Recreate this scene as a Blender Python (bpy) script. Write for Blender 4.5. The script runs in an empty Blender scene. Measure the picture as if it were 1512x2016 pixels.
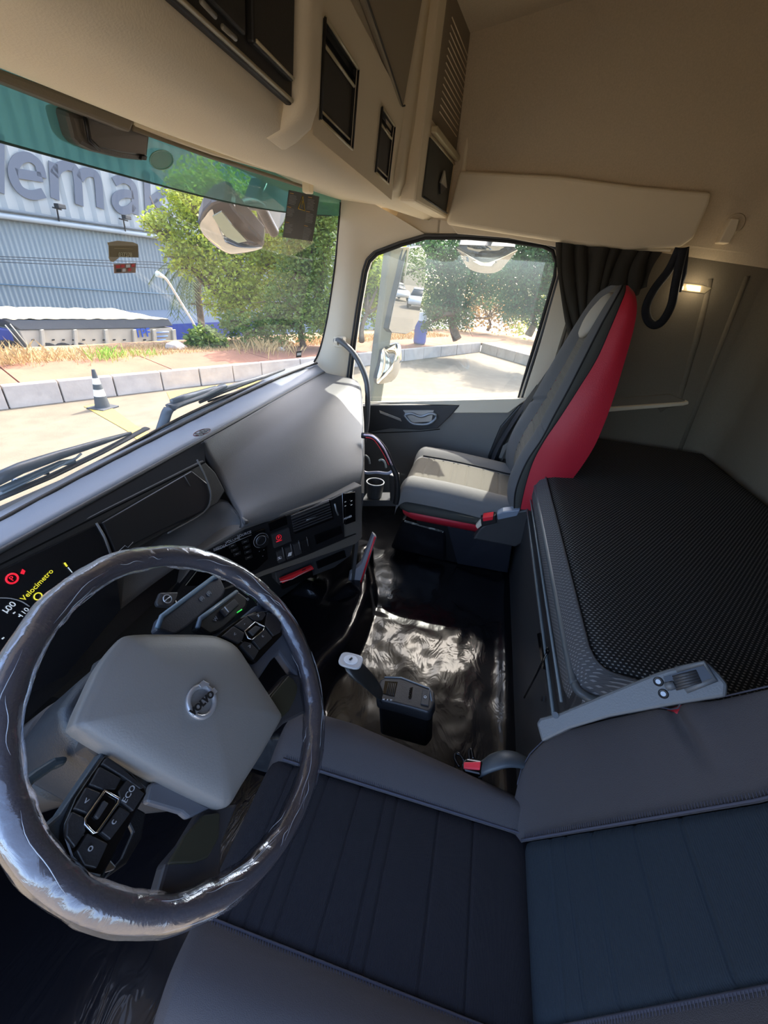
import bpy, bmesh, math, random
from mathutils import Vector, Matrix, noise
random.seed(7)
PI = math.pi
S = bpy.context.scene
COL = S.collection

# ------------------------------------------------------------------ camera
CAM = Vector((-1.05, 0.0, 1.22))
FPX = 805.0
ROT = ((0.2386, -0.9678, 0.0800), (0.4653, 0.1862, 0.8653), (-0.8524, -0.1692, 0.4947))   # rows: camera right, up, back
_r = [Vector(r).normalized() for r in ROT]
_r[1] = (_r[1] - _r[0] * _r[1].dot(_r[0])).normalized(); _r[2] = _r[0].cross(_r[1])
cd = bpy.data.cameras.new('camera'); cam = bpy.data.objects.new('camera', cd); COL.objects.link(cam)
cam.matrix_world = Matrix.Translation(CAM) @ Matrix((_r[0], _r[1], _r[2])).transposed().to_4x4()
cd.sensor_fit = 'VERTICAL'; cd.sensor_height = 36.0; cd.lens = FPX / 2016 * 36
cd.clip_start = 0.02; cd.clip_end = 600
S.camera = cam

# ------------------------------------------------------------------ light and exposure
S.view_settings.view_transform = 'Standard'; S.view_settings.look = 'None'
S.view_settings.gamma = 1.0; S.view_settings.use_curve_mapping = False
S.view_settings.exposure = 1.0
SUN_DIR = Vector((-1.0, 0.18, -1.25)).normalized()       # the way the light travels
SUN_E = 6.5
SKY_STRENGTH = 0.62
w = bpy.data.worlds.new('sky'); S.world = w; w.use_nodes = True
nt = w.node_tree; bg = nt.nodes['Background']
sky = nt.nodes.new('ShaderNodeTexSky'); sky.sky_type = 'NISHITA'; sky.sun_disc = False
sky.sun_elevation = math.asin(-SUN_DIR.z); sky.sun_rotation = math.atan2(-SUN_DIR.x, -SUN_DIR.y)
sky.altitude = 600; sky.dust_density = 5.0; sky.air_density = 0.8
nt.links.new(sky.outputs[0], bg.inputs[0]); bg.inputs[1].default_value = SKY_STRENGTH
sl = bpy.data.lights.new('sun', 'SUN'); sl.energy = SUN_E; sl.angle = 0.009; sl.color = (1.0, 0.94, 0.84)
so = bpy.data.objects.new('sun', sl); COL.objects.link(so)
so.rotation_euler = SUN_DIR.to_track_quat('-Z', 'Y').to_euler(); so.location = (8, 2, 12)
S.cycles.use_denoising = True
S.cycles.max_bounces = 10; S.cycles.diffuse_bounces = 6; S.cycles.transparent_max_bounces = 24
S.cycles.sample_clamp_indirect = 6.0

# ------------------------------------------------------------------ image pixels to points: where a sight line meets a known plane
def sight(px, py):
    return _r[0] * (px - 756) + _r[1] * (1008 - py) - _r[2] * FPX
def at(px, py, x=None, y=None, z=None):
    d = sight(px, py)
    if x is not None: t = (x - CAM.x) / d.x
    elif y is not None: t = (y - CAM.y) / d.y
    else: t = (z - CAM.z) / d.z
    return CAM + d * t
def on(px, py, p0, n):
    d = sight(px, py); n = Vector(n); return CAM + d * ((Vector(p0) - CAM).dot(n) / d.dot(n))

# ------------------------------------------------------------------ materials
def lin(c):
    c = c / 255.0
    return c / 12.92 if c <= 0.04045 else ((c + 0.055) / 1.055) ** 2.4
def rgb(r, g, b): return (lin(r), lin(g), lin(b), 1.0)
def N(t, k, **kw):
    n = t.nodes.new(k)
    for a, b in kw.items(): setattr(n, a, b)
    return n
def mat(name, col, rough=0.6, metal=0.0, bump=None, var=None, spec=0.5, coat=0.0, emit=None, wave=None, var_scale=6.0, col2=None):
    """procedural material; bump=(scale,strength); wave=(scale,strength,axis); var=amount of colour mottling"""
    m = bpy.data.materials.new(name); m.use_nodes = True; t = m.node_tree; p = t.nodes['Principled BSDF']
    c = rgb(*col); p.inputs['Base Color'].default_value = c
    p.inputs['Roughness'].default_value = rough; p.inputs['Metallic'].default_value = metal
    p.inputs['Specular IOR Level'].default_value = spec; p.inputs['Coat Weight'].default_value = coat
    tc = N(t, 'ShaderNodeTexCoord')
    if var or col2:
        nz = N(t, 'ShaderNodeTexNoise'); nz.inputs['Scale'].default_value = var_scale; nz.inputs['Detail'].default_value = 6
        t.links.new(tc.outputs['Object'], nz.inputs['Vector'])
        rp = N(t, 'ShaderNodeValToRGB'); rp.color_ramp.elements[0].position = 0.32; rp.color_ramp.elements[1].position = 0.68
        v = var or 0
        c2 = rgb(*col2) if col2 else tuple(min(1, x * (1 + v)) for x in c[:3]) + (1,)
        rp.color_ramp.elements[0].color = tuple(x * (1 - v) for x in c[:3]) + (1,); rp.color_ramp.elements[1].color = c2
        t.links.new(nz.outputs['Fac'], rp.inputs[0]); t.links.new(rp.outputs[0], p.inputs['Base Color'])
    last = None
    if bump:
        nb = N(t, 'ShaderNodeTexNoise'); nb.inputs['Scale'].default_value = bump[0]; nb.inputs['Detail'].default_value = 4
        t.links.new(tc.outputs['Object'], nb.inputs['Vector'])
        b = N(t, 'ShaderNodeBump'); b.inputs['Strength'].default_value = bump[1]; b.inputs['Distance'].default_value = bump[2] if len(bump) > 2 else 0.002
        t.links.new(nb.outputs['Fac'], b.inputs['Height']); last = b
    if wave:
        wv = N(t, 'ShaderNodeTexWave'); wv.bands_direction = wave[2]; wv.inputs['Scale'].default_value = wave[0]; wv.inputs['Distortion'].default_value = 0.15
        t.links.new(tc.outputs['Object'], wv.inputs['Vector'])
        b = N(t, 'ShaderNodeBump'); b.inputs['Strength'].default_value = wave[1]; b.inputs['Distance'].default_value = 0.001
        t.links.new(wv.outputs['Fac'], b.inputs['Height'])
        if last: t.links.new(last.outputs[0], b.inputs['Normal'])
        last = b
    if last: t.links.new(last.outputs[0], p.inputs['Normal'])
    if emit: p.inputs['Emission Color'].default_value = rgb(*emit[0]); p.inputs['Emission Strength'].default_value = emit[1]
    return m
def glass(name, tint=(1, 1, 1), refl=0.045, haze=0.0, hazecol=(0.8, 0.9, 0.9)):
    """thin pane: clear transmission, fresnel reflection and an even film of dust"""
    m = bpy.data.materials.new(name); m.use_nodes = True; t = m.node_tree; t.nodes.clear()
    o = N(t, 'ShaderNodeOutputMaterial'); tr = N(t, 'ShaderNodeBsdfTransparent'); gl = N(t, 'ShaderNodeBsdfGlossy')
    tr.inputs[0].default_value = (*tint, 1); gl.inputs['Roughness'].default_value = 0.02
    lw = N(t, 'ShaderNodeLayerWeight'); lw.inputs[0].default_value = 0.5
    p5 = N(t, 'ShaderNodeMath', operation='POWER'); p5.inputs[1].default_value = 5.0; t.links.new(lw.outputs['Facing'], p5.inputs[0])
    ma = N(t, 'ShaderNodeMath', operation='MULTIPLY_ADD'); ma.inputs[1].default_value = 0.6; ma.inputs[2].default_value = refl; t.links.new(p5.outputs[0], ma.inputs[0])
    mx = N(t, 'ShaderNodeMixShader'); t.links.new(ma.outputs[0], mx.inputs[0])
    t.links.new(tr.outputs[0], mx.inputs[1]); t.links.new(gl.outputs[0], mx.inputs[2]); cur = mx
    if haze:
        df = N(t, 'ShaderNodeBsdfTranslucent'); df.inputs[0].default_value = (*hazecol, 1)
        d2 = N(t, 'ShaderNodeBsdfDiffuse'); d2.inputs[0].default_value = (*hazecol, 1)
        md = N(t, 'ShaderNodeMixShader'); md.inputs[0].default_value = 0.4
        t.links.new(df.outputs[0], md.inputs[1]); t.links.new(d2.outputs[0], md.inputs[2])
        m2 = N(t, 'ShaderNodeMixShader'); m2.inputs[0].default_value = haze
        t.links.new(cur.outputs[0], m2.inputs[1]); t.links.new(md.outputs[0], m2.inputs[2]); cur = m2
    t.links.new(cur.outputs[0], o.inputs[0]); return m

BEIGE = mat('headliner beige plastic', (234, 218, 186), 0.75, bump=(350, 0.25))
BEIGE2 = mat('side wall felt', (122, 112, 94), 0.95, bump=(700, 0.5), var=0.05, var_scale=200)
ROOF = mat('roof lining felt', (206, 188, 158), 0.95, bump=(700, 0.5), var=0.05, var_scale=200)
IVORY = mat('pillar ivory plastic', (214, 202, 180), 0.6, bump=(350, 0.2))
DKPANEL = mat('overhead dark plastic', (40, 38, 34), 0.55, bump=(500, 0.2))
TRIMLT = mat('pale bezel plastic', (190, 176, 140), 0.4)
DASH = mat('dash grey soft plastic', (84, 84, 84), 0.5, bump=(420, 0.35, 0.0012))
DASHLOW = mat('dash warm grey plastic', (98, 93, 86), 0.5, bump=(420, 0.3, 0.0012))
DKGREY = mat('dark grey plastic', (52, 52, 54), 0.5, bump=(400, 0.25))
BLACK = mat('black plastic', (24, 24, 26), 0.45, bump=(400, 0.15))
GLOSSBLK = mat('gloss black', (10, 10, 12), 0.15)
DISPLAY = mat('display glass', (22, 22, 24), 0.25)
RUBBER = mat('black rubber', (22, 22, 23), 0.65)
CHROME = mat('brushed chrome', (205, 205, 205), 0.22, 1.0)
SILVER = mat('satin silver', (150, 155, 160), 0.4, 0.6)
WHITE = mat('white print', (225, 228, 230), 0.6)
DIMWHITE = mat('grey print', (150, 152, 155), 0.6)
YELLOWP = mat('yellow print', (240, 200, 40), 0.6)
RED = mat('red leatherette', (176, 30, 48), 0.5, bump=(300, 0.3))
REDPL = mat('red plastic', (210, 40, 48), 0.35)
SEATG = mat('seat grey cloth', (74, 71, 73), 0.95, bump=(900, 0.5), spec=0.2)
SEATDK = mat('seat dark side cloth', (70, 70, 66), 0.9, bump=(900, 0.4), spec=0.2)
SEATRIB = mat('seat ribbed cloth', (44, 44, 49), 0.95, bump=(1000, 0.5), spec=0.15, wave=(180, 0.7, 'Y'))
PSEATG = mat('passenger seat grey cloth', (116, 115, 114), 0.95, bump=(900, 0.5), spec=0.2)
PSEATRIB = mat('passenger ribbed cloth', (104, 101, 95), 0.95, bump=(1000, 0.5), spec=0.15, wave=(160, 0.5, 'Y'))
PIPING = mat('black piping', (18, 18, 20), 0.8)
STITCH = mat('grey stitching', (66, 66, 78), 0.9)
WEB = mat('belt webbing', (60, 58, 54), 0.85, wave=(200, 0.4, 'X'))
CURTAIN = mat('black curtain cloth', (50, 46, 38), 0.85, bump=(300, 0.4))
GROUND = mat('concrete lot', (106, 95, 78), 0.9, bump=(30, 0.4, 0.01), var=0.14, var_scale=3.0)
PAVE = mat('red sidewalk', (138, 96, 74), 0.95, bump=(12, 0.5, 0.02), var=0.14, var_scale=1.1)
CURB = mat('whitewashed concrete', (176, 164, 152), 0.9, bump=(14, 0.5, 0.01), var=0.1, var_scale=4)
DIRT = mat('dry earth', (150, 116, 84), 0.95, bump=(6, 0.8, 0.05), var=0.25, var_scale=2)
GRASSDRY = mat('dry grass', (184, 156, 104), 0.9, var=0.25, var_scale=20)
GRASSGRN = mat('green grass', (150, 180, 70), 0.85, var=0.25, var_scale=20)
YPAINT = mat('yellow road paint', (190, 158, 66), 0.85, var=0.08, var_scale=30)
ROADLOW = mat('lower road asphalt', (110, 104, 100), 0.95, var=0.1)
BARK = mat('tree bark', (104, 86, 68), 0.95, bump=(20, 0.8, 0.02), var=0.25, var_scale=5)
TRAILER = mat('white trailer steel', (176, 168, 150), 0.6, var=0.08, var_scale=2)
TARP = mat('grey tarpaulin', (84, 88, 92), 0.8, bump=(5, 0.4, 0.03))
TARPTOP = mat('pale tarpaulin', (172, 162, 134), 0.85, bump=(5, 0.5, 0.04))
BLUE = mat('blue paint', (40, 78, 168), 0.5)
NAVY = mat('navy paint', (30, 50, 120), 0.6)
WALLUP = mat('upper cladding', (142, 146, 144), 0.6, var=0.06, var_scale=0.4)
WALLLO = mat('lower cladding', (120, 130, 132), 0.6, var=0.1, var_scale=0.25)
LETTER = mat('dark sign letters', (86, 92, 102), 0.7)
CARWHITE = mat('white car paint', (235, 236, 238), 0.25, coat=0.5)
CARGLASS = mat('car window glass', (30, 34, 38), 0.1)
MIRROR = mat('mirror glass', (196, 196, 194), 0.01, 1.0)
MIRBLK = mat('mirror housing', (58, 64, 70), 0.4)
WINDGLASS = glass('windscreen glass', (0.96, 0.98, 0.98), haze=0.03)
SIDEGLASS = glass('side window glass', (0.95, 0.97, 0.96), haze=0.02)
TEAL = glass('teal shade band', (0.13, 0.30, 0.27), haze=0.42, hazecol=(0.13, 0.32, 0.27))
LAMPGLOW = mat('lit lamp lens', (255, 230, 190), 0.4, emit=((255, 222, 170), 5.0))

def leafmat(name, a, b):
    m = mat(name, a, 0.55, col2=b, var=0.0001, var_scale=3.0)
    t = m.node_tree; p = t.nodes['Principled BSDF']; o = t.nodes['Material Output']
    tl = N(t, 'ShaderNodeBsdfTranslucent'); mx = N(t, 'ShaderNodeMixShader'); mx.inputs[0].default_value = 0.4
    src = p.inputs['Base Color'].links[0].from_socket; t.links.new(src, tl.inputs[0])
    t.links.new(p.outputs[0], mx.inputs[1]); t.links.new(tl.outputs[0], mx.inputs[2]); t.links.new(mx.outputs[0], o.inputs[0])
    return m
LEAFY = leafmat('yellow green leaves', (120, 140, 40), (196, 204, 70))
LEAFG = leafmat('green leaves', (66, 98, 40), (140, 160, 70))
LEAFD = leafmat('deep green leaves', (40, 78, 44), (92, 128, 70))
PALMG = leafmat('palm green', (70, 86, 60), (130, 140, 90))

# glossy crumpled floor vinyl
def vinyl():
    m = bpy.data.materials.new('glossy black floor vinyl'); m.use_nodes = True; t = m.node_tree; p = t.nodes['Principled BSDF']
    p.inputs['Base Color'].default_value = rgb(17, 17, 21); p.inputs['Roughness'].default_value = 0.26; p.inputs['Specular IOR Level'].default_value = 0.3
    p.inputs['Coat Weight'].default_value = 0.3; p.inputs['Coat Roughness'].default_value = 0.06
    tc = N(t, 'ShaderNodeTexCoord'); mp = N(t, 'ShaderNodeMapping'); mp.inputs['Scale'].default_value = (5, 9, 5)
    nz = N(t, 'ShaderNodeTexNoise'); nz.inputs['Scale'].default_value = 1.6; nz.inputs['Detail'].default_value = 3; nz.inputs['Distortion'].default_value = 1.2
    t.links.new(tc.outputs['Object'], mp.inputs[0]); t.links.new(mp.outputs[0], nz.inputs['Vector'])
    b = N(t, 'ShaderNodeBump'); b.inputs['Strength'].default_value = 0.28; b.inputs['Distance'].default_value = 0.01
    t.links.new(nz.outputs['Fac'], b.inputs['Height']); t.links.new(b.outputs[0], p.inputs['Normal']); t.links.new(b.outputs[0], p.inputs['Coat Normal'])
    return m
VINYL = vinyl()
# bunk weave: pale dots in rows on a dark ground
def weave(name, dark, light, sc, axis='XY', rot=0.0):
    m = bpy.data.materials.new(name); m.use_nodes = True; t = m.node_tree; p = t.nodes['Principled BSDF']
    p.inputs['Roughness'].default_value = 0.9; p.inputs['Specular IOR Level'].default_value = 0.2
    tc = N(t, 'ShaderNodeTexCoord'); sp = N(t, 'ShaderNodeSeparateXYZ'); t.links.new(tc.outputs['Object'], sp.inputs[0])
    def sn(o, s, ph=None):
        a = N(t, 'ShaderNodeMath', operation='MULTIPLY'); a.inputs[1].default_value = s; t.links.new(o, a.inputs[0])
        if ph is not None:
            q = N(t, 'ShaderNodeMath', operation='ADD'); t.links.new(a.outputs[0], q.inputs[0]); t.links.new(ph, q.inputs[1]); a = q
        b = N(t, 'ShaderNodeMath', operation='SINE'); t.links.new(a.outputs[0], b.inputs[0]); return b.outputs[0]
    a = sn(sp.outputs[axis[0]], sc)
    fl = N(t, 'ShaderNodeMath', operation='MULTIPLY'); fl.inputs[1].default_value = sc / (2 * PI); t.links.new(sp.outputs[axis[0]], fl.inputs[0])
    f2 = N(t, 'ShaderNodeMath', operation='FLOOR'); t.links.new(fl.outputs[0], f2.inputs[0])
    f3 = N(t, 'ShaderNodeMath', operation='MULTIPLY'); f3.inputs[1].default_value = PI; t.links.new(f2.outputs[0], f3.inputs[0])
    b = sn(sp.outputs[axis[1]], sc * 0.7, f3.outputs[0])
    mu = N(t, 'ShaderNodeMath', operation='MINIMUM'); t.links.new(a, mu.inputs[0]); t.links.new(b, mu.inputs[1])
    rp = N(t, 'ShaderNodeValToRGB'); rp.color_ramp.elements[0].position = 0.1; rp.color_ramp.elements[1].position = 0.45
    rp.color_ramp.elements[0].color = rgb(*dark); rp.color_ramp.elements[1].color = rgb(*light)
    t.links.new(mu.outputs[0], rp.inputs[0]); t.links.new(rp.outputs[0], p.inputs['Base Color'])
    bm_ = N(t, 'ShaderNodeBump'); bm_.inputs['Strength'].default_value = 0.5; bm_.inputs['Distance'].default_value = 0.001
    t.links.new(mu.outputs[0], bm_.inputs['Height']); t.links.new(bm_.outputs[0], p.inputs['Normal'])
    return m
WEAVE = weave('bunk weave', (32, 31, 31), (128, 126, 122), 2 * PI / 0.0066)
WEAVESIDE = weave('bunk side ribbing', (84, 84, 86), (128, 128, 130), 2 * PI / 0.006, 'XZ')
def foil():
    m = bpy.data.materials.new('clear wrapping film'); m.use_nodes = True; t = m.node_tree; t.nodes.clear()
    o = N(t, 'ShaderNodeOutputMaterial'); tr = N(t, 'ShaderNodeBsdfTransparent'); tr.inputs[0].default_value = (0.9, 0.91, 0.94, 1)
    gl = N(t, 'ShaderNodeBsdfGlossy'); gl.inputs['Roughness'].default_value = 0.13; gl.inputs[0].default_value = (0.93, 0.95, 1, 1)
    tc = N(t, 'ShaderNodeTexCoord'); nz = N(t, 'ShaderNodeTexNoise'); nz.inputs['Scale'].default_value = 26; nz.inputs['Detail'].default_value = 5; nz.inputs['Distortion'].default_value = 2.5
    t.links.new(tc.outputs['Object'], nz.inputs['Vector'])
    b = N(t, 'ShaderNodeBump'); b.inputs['Strength'].default_value = 0.35; b.inputs['Distance'].default_value = 0.004
    t.links.new(nz.outputs['Fac'], b.inputs['Height']); t.links.new(b.outputs[0], gl.inputs['Normal'])
    lw = N(t, 'ShaderNodeLayerWeight'); lw.inputs[0].default_value = 0.35; t.links.new(b.outputs[0], lw.inputs['Normal'])
    mr = N(t, 'ShaderNodeMapRange'); mr.inputs['To Min'].default_value = 0.06; mr.inputs['To Max'].default_value = 0.7
    t.links.new(lw.outputs['Facing'], mr.inputs[0])
    mx = N(t, 'ShaderNodeMixShader'); t.links.new(mr.outputs[0], mx.inputs[0]); t.links.new(tr.outputs[0], mx.inputs[1]); t.links.new(gl.outputs[0], mx.inputs[2])
    t.links.new(mx.outputs[0], o.inputs[0]); return m
FILM = foil()

# ------------------------------------------------------------------ object helpers
def thing(name, label, cat, loc=(0, 0, 0), group=None):
    o = bpy.data.objects.new(name, None); COL.objects.link(o); o.location = loc; o.empty_display_size = 0.05
    o['label'] = label; o['category'] = cat
    if group: o['group'] = group
    return o
def tag(o, label, cat, group=None):
    o['label'] = label; o['category'] = cat
    if group: o['group'] = group
    return o
def link(o, parent=None):
    COL.objects.link(o)
    if parent is not None:
        o.parent = parent
        if parent.type == 'EMPTY': o.matrix_parent_inverse = Matrix.Translation(parent.location).inverted()
    return o
def mesh(name, v, f, m, parent=None, smooth=False, bevel=0, kind=None, sub=0, solid=0, seg=2, ang=0.6):
    me = bpy.data.meshes.new(name); me.from_pydata([tuple(p) for p in v], [], f); me.materials.append(m)
    bm = bmesh.new(); bm.from_mesh(me); bmesh.ops.recalc_face_normals(bm, faces=bm.faces); bm.to_mesh(me); bm.free()
    if smooth: me.polygons.foreach_set('use_smooth', [True] * len(me.polygons))
    o = bpy.data.objects.new(name, me)
    if solid:
        s = o.modifiers.new('s', 'SOLIDIFY'); s.thickness = solid; s.offset = 0
    if bevel:
        b = o.modifiers.new('b', 'BEVEL'); b.width = bevel; b.segments = seg; b.limit_method = 'ANGLE'; b.angle_limit = ang
    if sub:
        s = o.modifiers.new('u', 'SUBSURF'); s.levels = sub; s.render_levels = sub
    if kind: o['kind'] = kind
    return link(o, parent)
def struct(o): o['kind'] = 'structure'; return o
def newell(P):
    n = Vector((0, 0, 0))
    for i in range(len(P)):
        a, b = P[i], P[(i + 1) % len(P)]
        n += Vector(((a.y - b.y) * (a.z + b.z), (a.z - b.z) * (a.x + b.x), (a.x - b.x) * (a.y + b.y)))
    return n.normalized()
def prism_vf(P, vec):
    P = [Vector(p) for p in P]; n = len(P); vec = Vector(vec)
    v = P + [p + vec for p in P]
    f = [tuple(range(n)), tuple(range(2 * n - 1, n - 1, -1))] + [(i, (i + 1) % n, n + (i + 1) % n, n + i) for i in range(n)]
    return v, f
def prism(name, P, vec, m, parent=None, **k):
    v, f = prism_vf(P, vec); return mesh(name, v, f, m, parent, **k)
def slab(name, P, t, m, parent=None, lift=0.0, face=None, **k):
    """polygon turned into a plate of thickness t behind its visible side (the side towards `face`, by default the driver's seat)"""
    P = [Vector(p) for p in P]; n = newell(P); c = sum(P, Vector()) / len(P)
    if n.dot((Vector(face) if face else CAM) - c) < 0: n = -n
    P = [p + n * lift for p in P]
    return prism(name, P, -n * t, m, parent, **k)
def box_vf(c, s, R=None):
    c = Vector(c); hx, hy, hz = s[0] / 2, s[1] / 2, s[2] / 2
    R = R or Matrix.Identity(3)
    v = [c + R @ Vector((x * hx, y * hy, z * hz)) for x in (-1, 1) for y in (-1, 1) for z in (-1, 1)]
    return v, [(0, 1, 3, 2), (4, 6, 7, 5), (0, 4, 5, 1), (2, 3, 7, 6), (0, 2, 6, 4), (1, 5, 7, 3)]
def box(name, c, s, m, parent=None, R=None, **k):
    v, f = box_vf(c, s, R); return mesh(name, v, f, m, parent, **k)
def multi(name, parts, m, parent=None, **k):
    V, F = [], []
    for v, f in parts:
        b = len(V); V += list(v); F += [tuple(i + b for i in q) for q in f]
    return mesh(name, V, F, m, parent, **k)
def spline(P, n=6, closed=False):
    P = [Vector(p) for p in P]; out = []; L = len(P)
    if L < 3: return P
    rng = range(L if closed else L - 1)
    for i in rng:
        p0 = P[(i - 1) % L] if closed or i > 0 else P[0]; p1 = P[i]; p2 = P[(i + 1) % L]
        p3 = P[(i + 2) % L] if closed or i + 2 < L else P[-1]
        for j in range(n):
            t = j / n
            out.append(0.5 * ((2 * p1) + (p2 - p0) * t + (2 * p0 - 5 * p1 + 4 * p2 - p3) * t * t + (3 * p1 - p0 - 3 * p2 + p3) * t ** 3))
    if not closed: out.append(P[-1])
    return out
def tube_vf(P, r, n=8, closed=False, flat=None):
    """swept section; r number or list; flat=(a,b,up) gives an elliptical/strap section"""
    P = [Vector(p) for p in P]; L = len(P); v = []; f = []
    up = Vector(flat[2]) if flat else Vector((0.13, 0.21, 0.97))
    for i, p in enumerate(P):
        a = P[(i - 1) % L] if closed or i else P[0]; b = P[(i + 1) % L] if closed or i < L - 1 else P[-1]
        d = (b - a).normalized(); s = d.cross(up)
        if s.length < 1e-4: s = d.cross(Vector((1, 0, 0)))
        s.normalize(); u = s.cross(d).normalized()
        ri = r[i] if isinstance(r, (list, tuple)) else r
        ra, rb = (flat[0], flat[1]) if flat else (ri, ri)
        for k in range(n):
            q = 2 * PI * k / n; v.append(p + s * math.cos(q) * ra + u * math.sin(q) * rb)
    for i in range(L if closed else L - 1):
        j = (i + 1) % L
        for k in range(n): f.append((i * n + k, i * n + (k + 1) % n, j * n + (k + 1) % n, j * n + k))
    if not closed: f += [tuple(range(n))[::-1], tuple(range((L - 1) * n, L * n))]
    return v, f
def tube(name, P, r, m, parent=None, n=8, closed=False, flat=None, **k):
    k.setdefault('smooth', True)
    v, f = tube_vf(P, r, n, closed, flat); return mesh(name, v, f, m, parent, **k)
def grid(name, fn, nu, nv, m, parent=None, **k):
    k.setdefault('smooth', True)
    v = [fn(i / nu, j / nv) for i in range(nu + 1) for j in range(nv + 1)]
    f = [(i * (nv + 1) + j, (i + 1) * (nv + 1) + j, (i + 1) * (nv + 1) + j + 1, i * (nv + 1) + j + 1) for i in range(nu) for j in range(nv)]
    return mesh(name, v, f, m, parent, **k)
def loft(name, rings, m, parent=None, caps=True, **k):
    k.setdefault('smooth', True)
    n = len(rings[0]); v = [p for r in rings for p in r]; f = []
    for i in range(len(rings) - 1):
        for j in range(n): f.append((i * n + j, i * n + (j + 1) % n, (i + 1) * n + (j + 1) % n, (i + 1) * n + j))
    if caps: f += [tuple(range(n))[::-1], tuple(range((len(rings) - 1) * n, len(rings) * n))]
    return mesh(name, v, f, m, parent, **k)
def disc_vf(c, n, r, t, seg=24, r2=None):
    c = Vector(c); n = Vector(n).normalized(); a = n.orthogonal().normalized(); b = n.cross(a); r2 = r if r2 is None else r2
    v = [c + (a * math.cos(2 * PI * k / seg) + b * math.sin(2 * PI * k / seg)) * r for k in range(seg)]
    v += [c + n * t + (a * math.cos(2 * PI * k / seg) + b * math.sin(2 * PI * k / seg)) * r2 for k in range(seg)]
    return v, [tuple(range(seg))[::-1], tuple(range(seg, 2 * seg))] + [(k, (k + 1) % seg, seg + (k + 1) % seg, seg + k) for k in range(seg)]
def disc(name, c, n, r, t, m, parent=None, seg=24, r2=None, **k):
    v, f = disc_vf(c, n, r, t, seg, r2); return mesh(name, v, f, m, parent, **k)
def ring_vf(c, n, R, r, seg=32, k=8):
    c = Vector(c); n = Vector(n).normalized(); a = n.orthogonal().normalized(); b = n.cross(a); v = []; f = []
    for i in range(seg):
        e = a * math.cos(2 * PI * i / seg) + b * math.sin(2 * PI * i / seg)
        for j in range(k): v.append(c + e * (R + r * math.cos(2 * PI * j / k)) + n * r * math.sin(2 * PI * j / k))
        for j in range(k): f.append((i * k + j, i * k + (j + 1) % k, ((i + 1) % seg) * k + (j + 1) % k, ((i + 1) % seg) * k + j))
    return v, f
def text(name, s, loc, xdir, ydir, size, m, parent=None, ext=0.0005, bold=0.0, align='CENTER'):
    c = bpy.data.curves.new(name, 'FONT'); c.body = s; c.size = size; c.extrude = ext; c.offset = bold
    c.align_x = align; c.align_y = 'CENTER'; c.materials.append(m); c.resolution_u = 3
    o = bpy.data.objects.new(name, c); x = Vector(xdir).normalized(); y = Vector(ydir); y = (y - x * y.dot(x)).normalized(); z = x.cross(y)
    o.matrix_world = Matrix.Translation(Vector(loc)) @ Matrix((x, y, z)).transposed().to_4x4()
    COL.objects.link(o)
    mw = o.matrix_world.copy(); bpy.context.view_layer.update()
    me = bpy.data.meshes.new_from_object(o.evaluated_get(bpy.context.evaluated_depsgraph_get()))
    bpy.data.objects.remove(o); me.transform(mw); me.name = name
    if not me.materials: me.materials.append(m)
    return link(bpy.data.objects.new(name, me), parent)
def plate_holes(P00, P10, P01, cols, rows, holes, depth, m, mh, name, parent, back=True):
    """rectangular plate spanned by three corners, cut by cell lines; `holes` is a set of (i,j) cells recessed by depth"""
    P00, P10, P01 = Vector(P00), Vector(P10), Vector(P01); U = P10 - P00; V = P01 - P00; n = U.cross(V).normalized()
    if n.dot(CAM - P00) < 0: n = -n
    def P(a, b, d=0): return P00 + U * a + V * b - n * d
    v = []; f = []; hv = []; hf = []
    def q(L, F, pts): b = len(L); L += pts; F.append((b, b + 1, b + 2, b + 3))
    for i in range(len(cols) - 1):
        for j in range(len(rows) - 1):
            a0, a1, b0, b1 = cols[i], cols[i + 1], rows[j], rows[j + 1]
            if (i, j) in holes:
                q(hv, hf, [P(a0, b0, depth), P(a1, b0, depth), P(a1, b1, depth), P(a0, b1, depth)])
                for (c0, d0, c1, d1) in ((a0, b0, a1, b0), (a1, b0, a1, b1), (a1, b1, a0, b1), (a0, b1, a0, b0)):
                    q(hv, hf, [P(c0, d0), P(c1, d1), P(c1, d1, depth), P(c0, d0, depth)])
            else: q(v, f, [P(a0, b0), P(a1, b0), P(a1, b1), P(a0, b1)])
    o = mesh(name, v, f, m, parent)
    for k in range(0, len(hf), 5): mesh('recess', hv[k * 4:k * 4 + 20], [(4 * j, 4 * j + 1, 4 * j + 2, 4 * j + 3) for j in range(5)], mh, o if parent is not None else None)
    return o
# ------------------------------------------------------------------ helper: plate with a hole
def holed(name, outer, inner, t, m, parent=None, **k):
    outer = [Vector(p) for p in outer]; inner = [Vector(p) for p in inner]
    n = newell(outer); c = sum(outer, Vector()) / len(outer)
    if n.dot(CAM - c) < 0: n = -n
    bm = bmesh.new()
    L = []
    for P in (outer, inner):
        vs = [bm.verts.new(p) for p in P]; L.append(vs)
        for i in range(len(vs)): bm.edges.new((vs[i], vs[(i + 1) % len(vs)]))
    bmesh.ops.triangle_fill(bm, use_beauty=True, use_dissolve=False, edges=bm.edges[:])
    r = bmesh.ops.extrude_face_region(bm, geom=bm.faces[:])
    vv = [g for g in r['geom'] if isinstance(g, bmesh.types.BMVert)]
    bmesh.ops.translate(bm, verts=vv, vec=-n * t)
    bmesh.ops.recalc_face_normals(bm, faces=bm.faces)
    me = bpy.data.meshes.new(name); bm.to_mesh(me); bm.free(); me.materials.append(m)
    o = bpy.data.objects.new(name, me)
    if k.get('bevel'):
        b = o.modifiers.new('b', 'BEVEL'); b.width = k['bevel']; b.segments = 2; b.limit_method = 'ANGLE'
    return link(o, parent)

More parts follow.
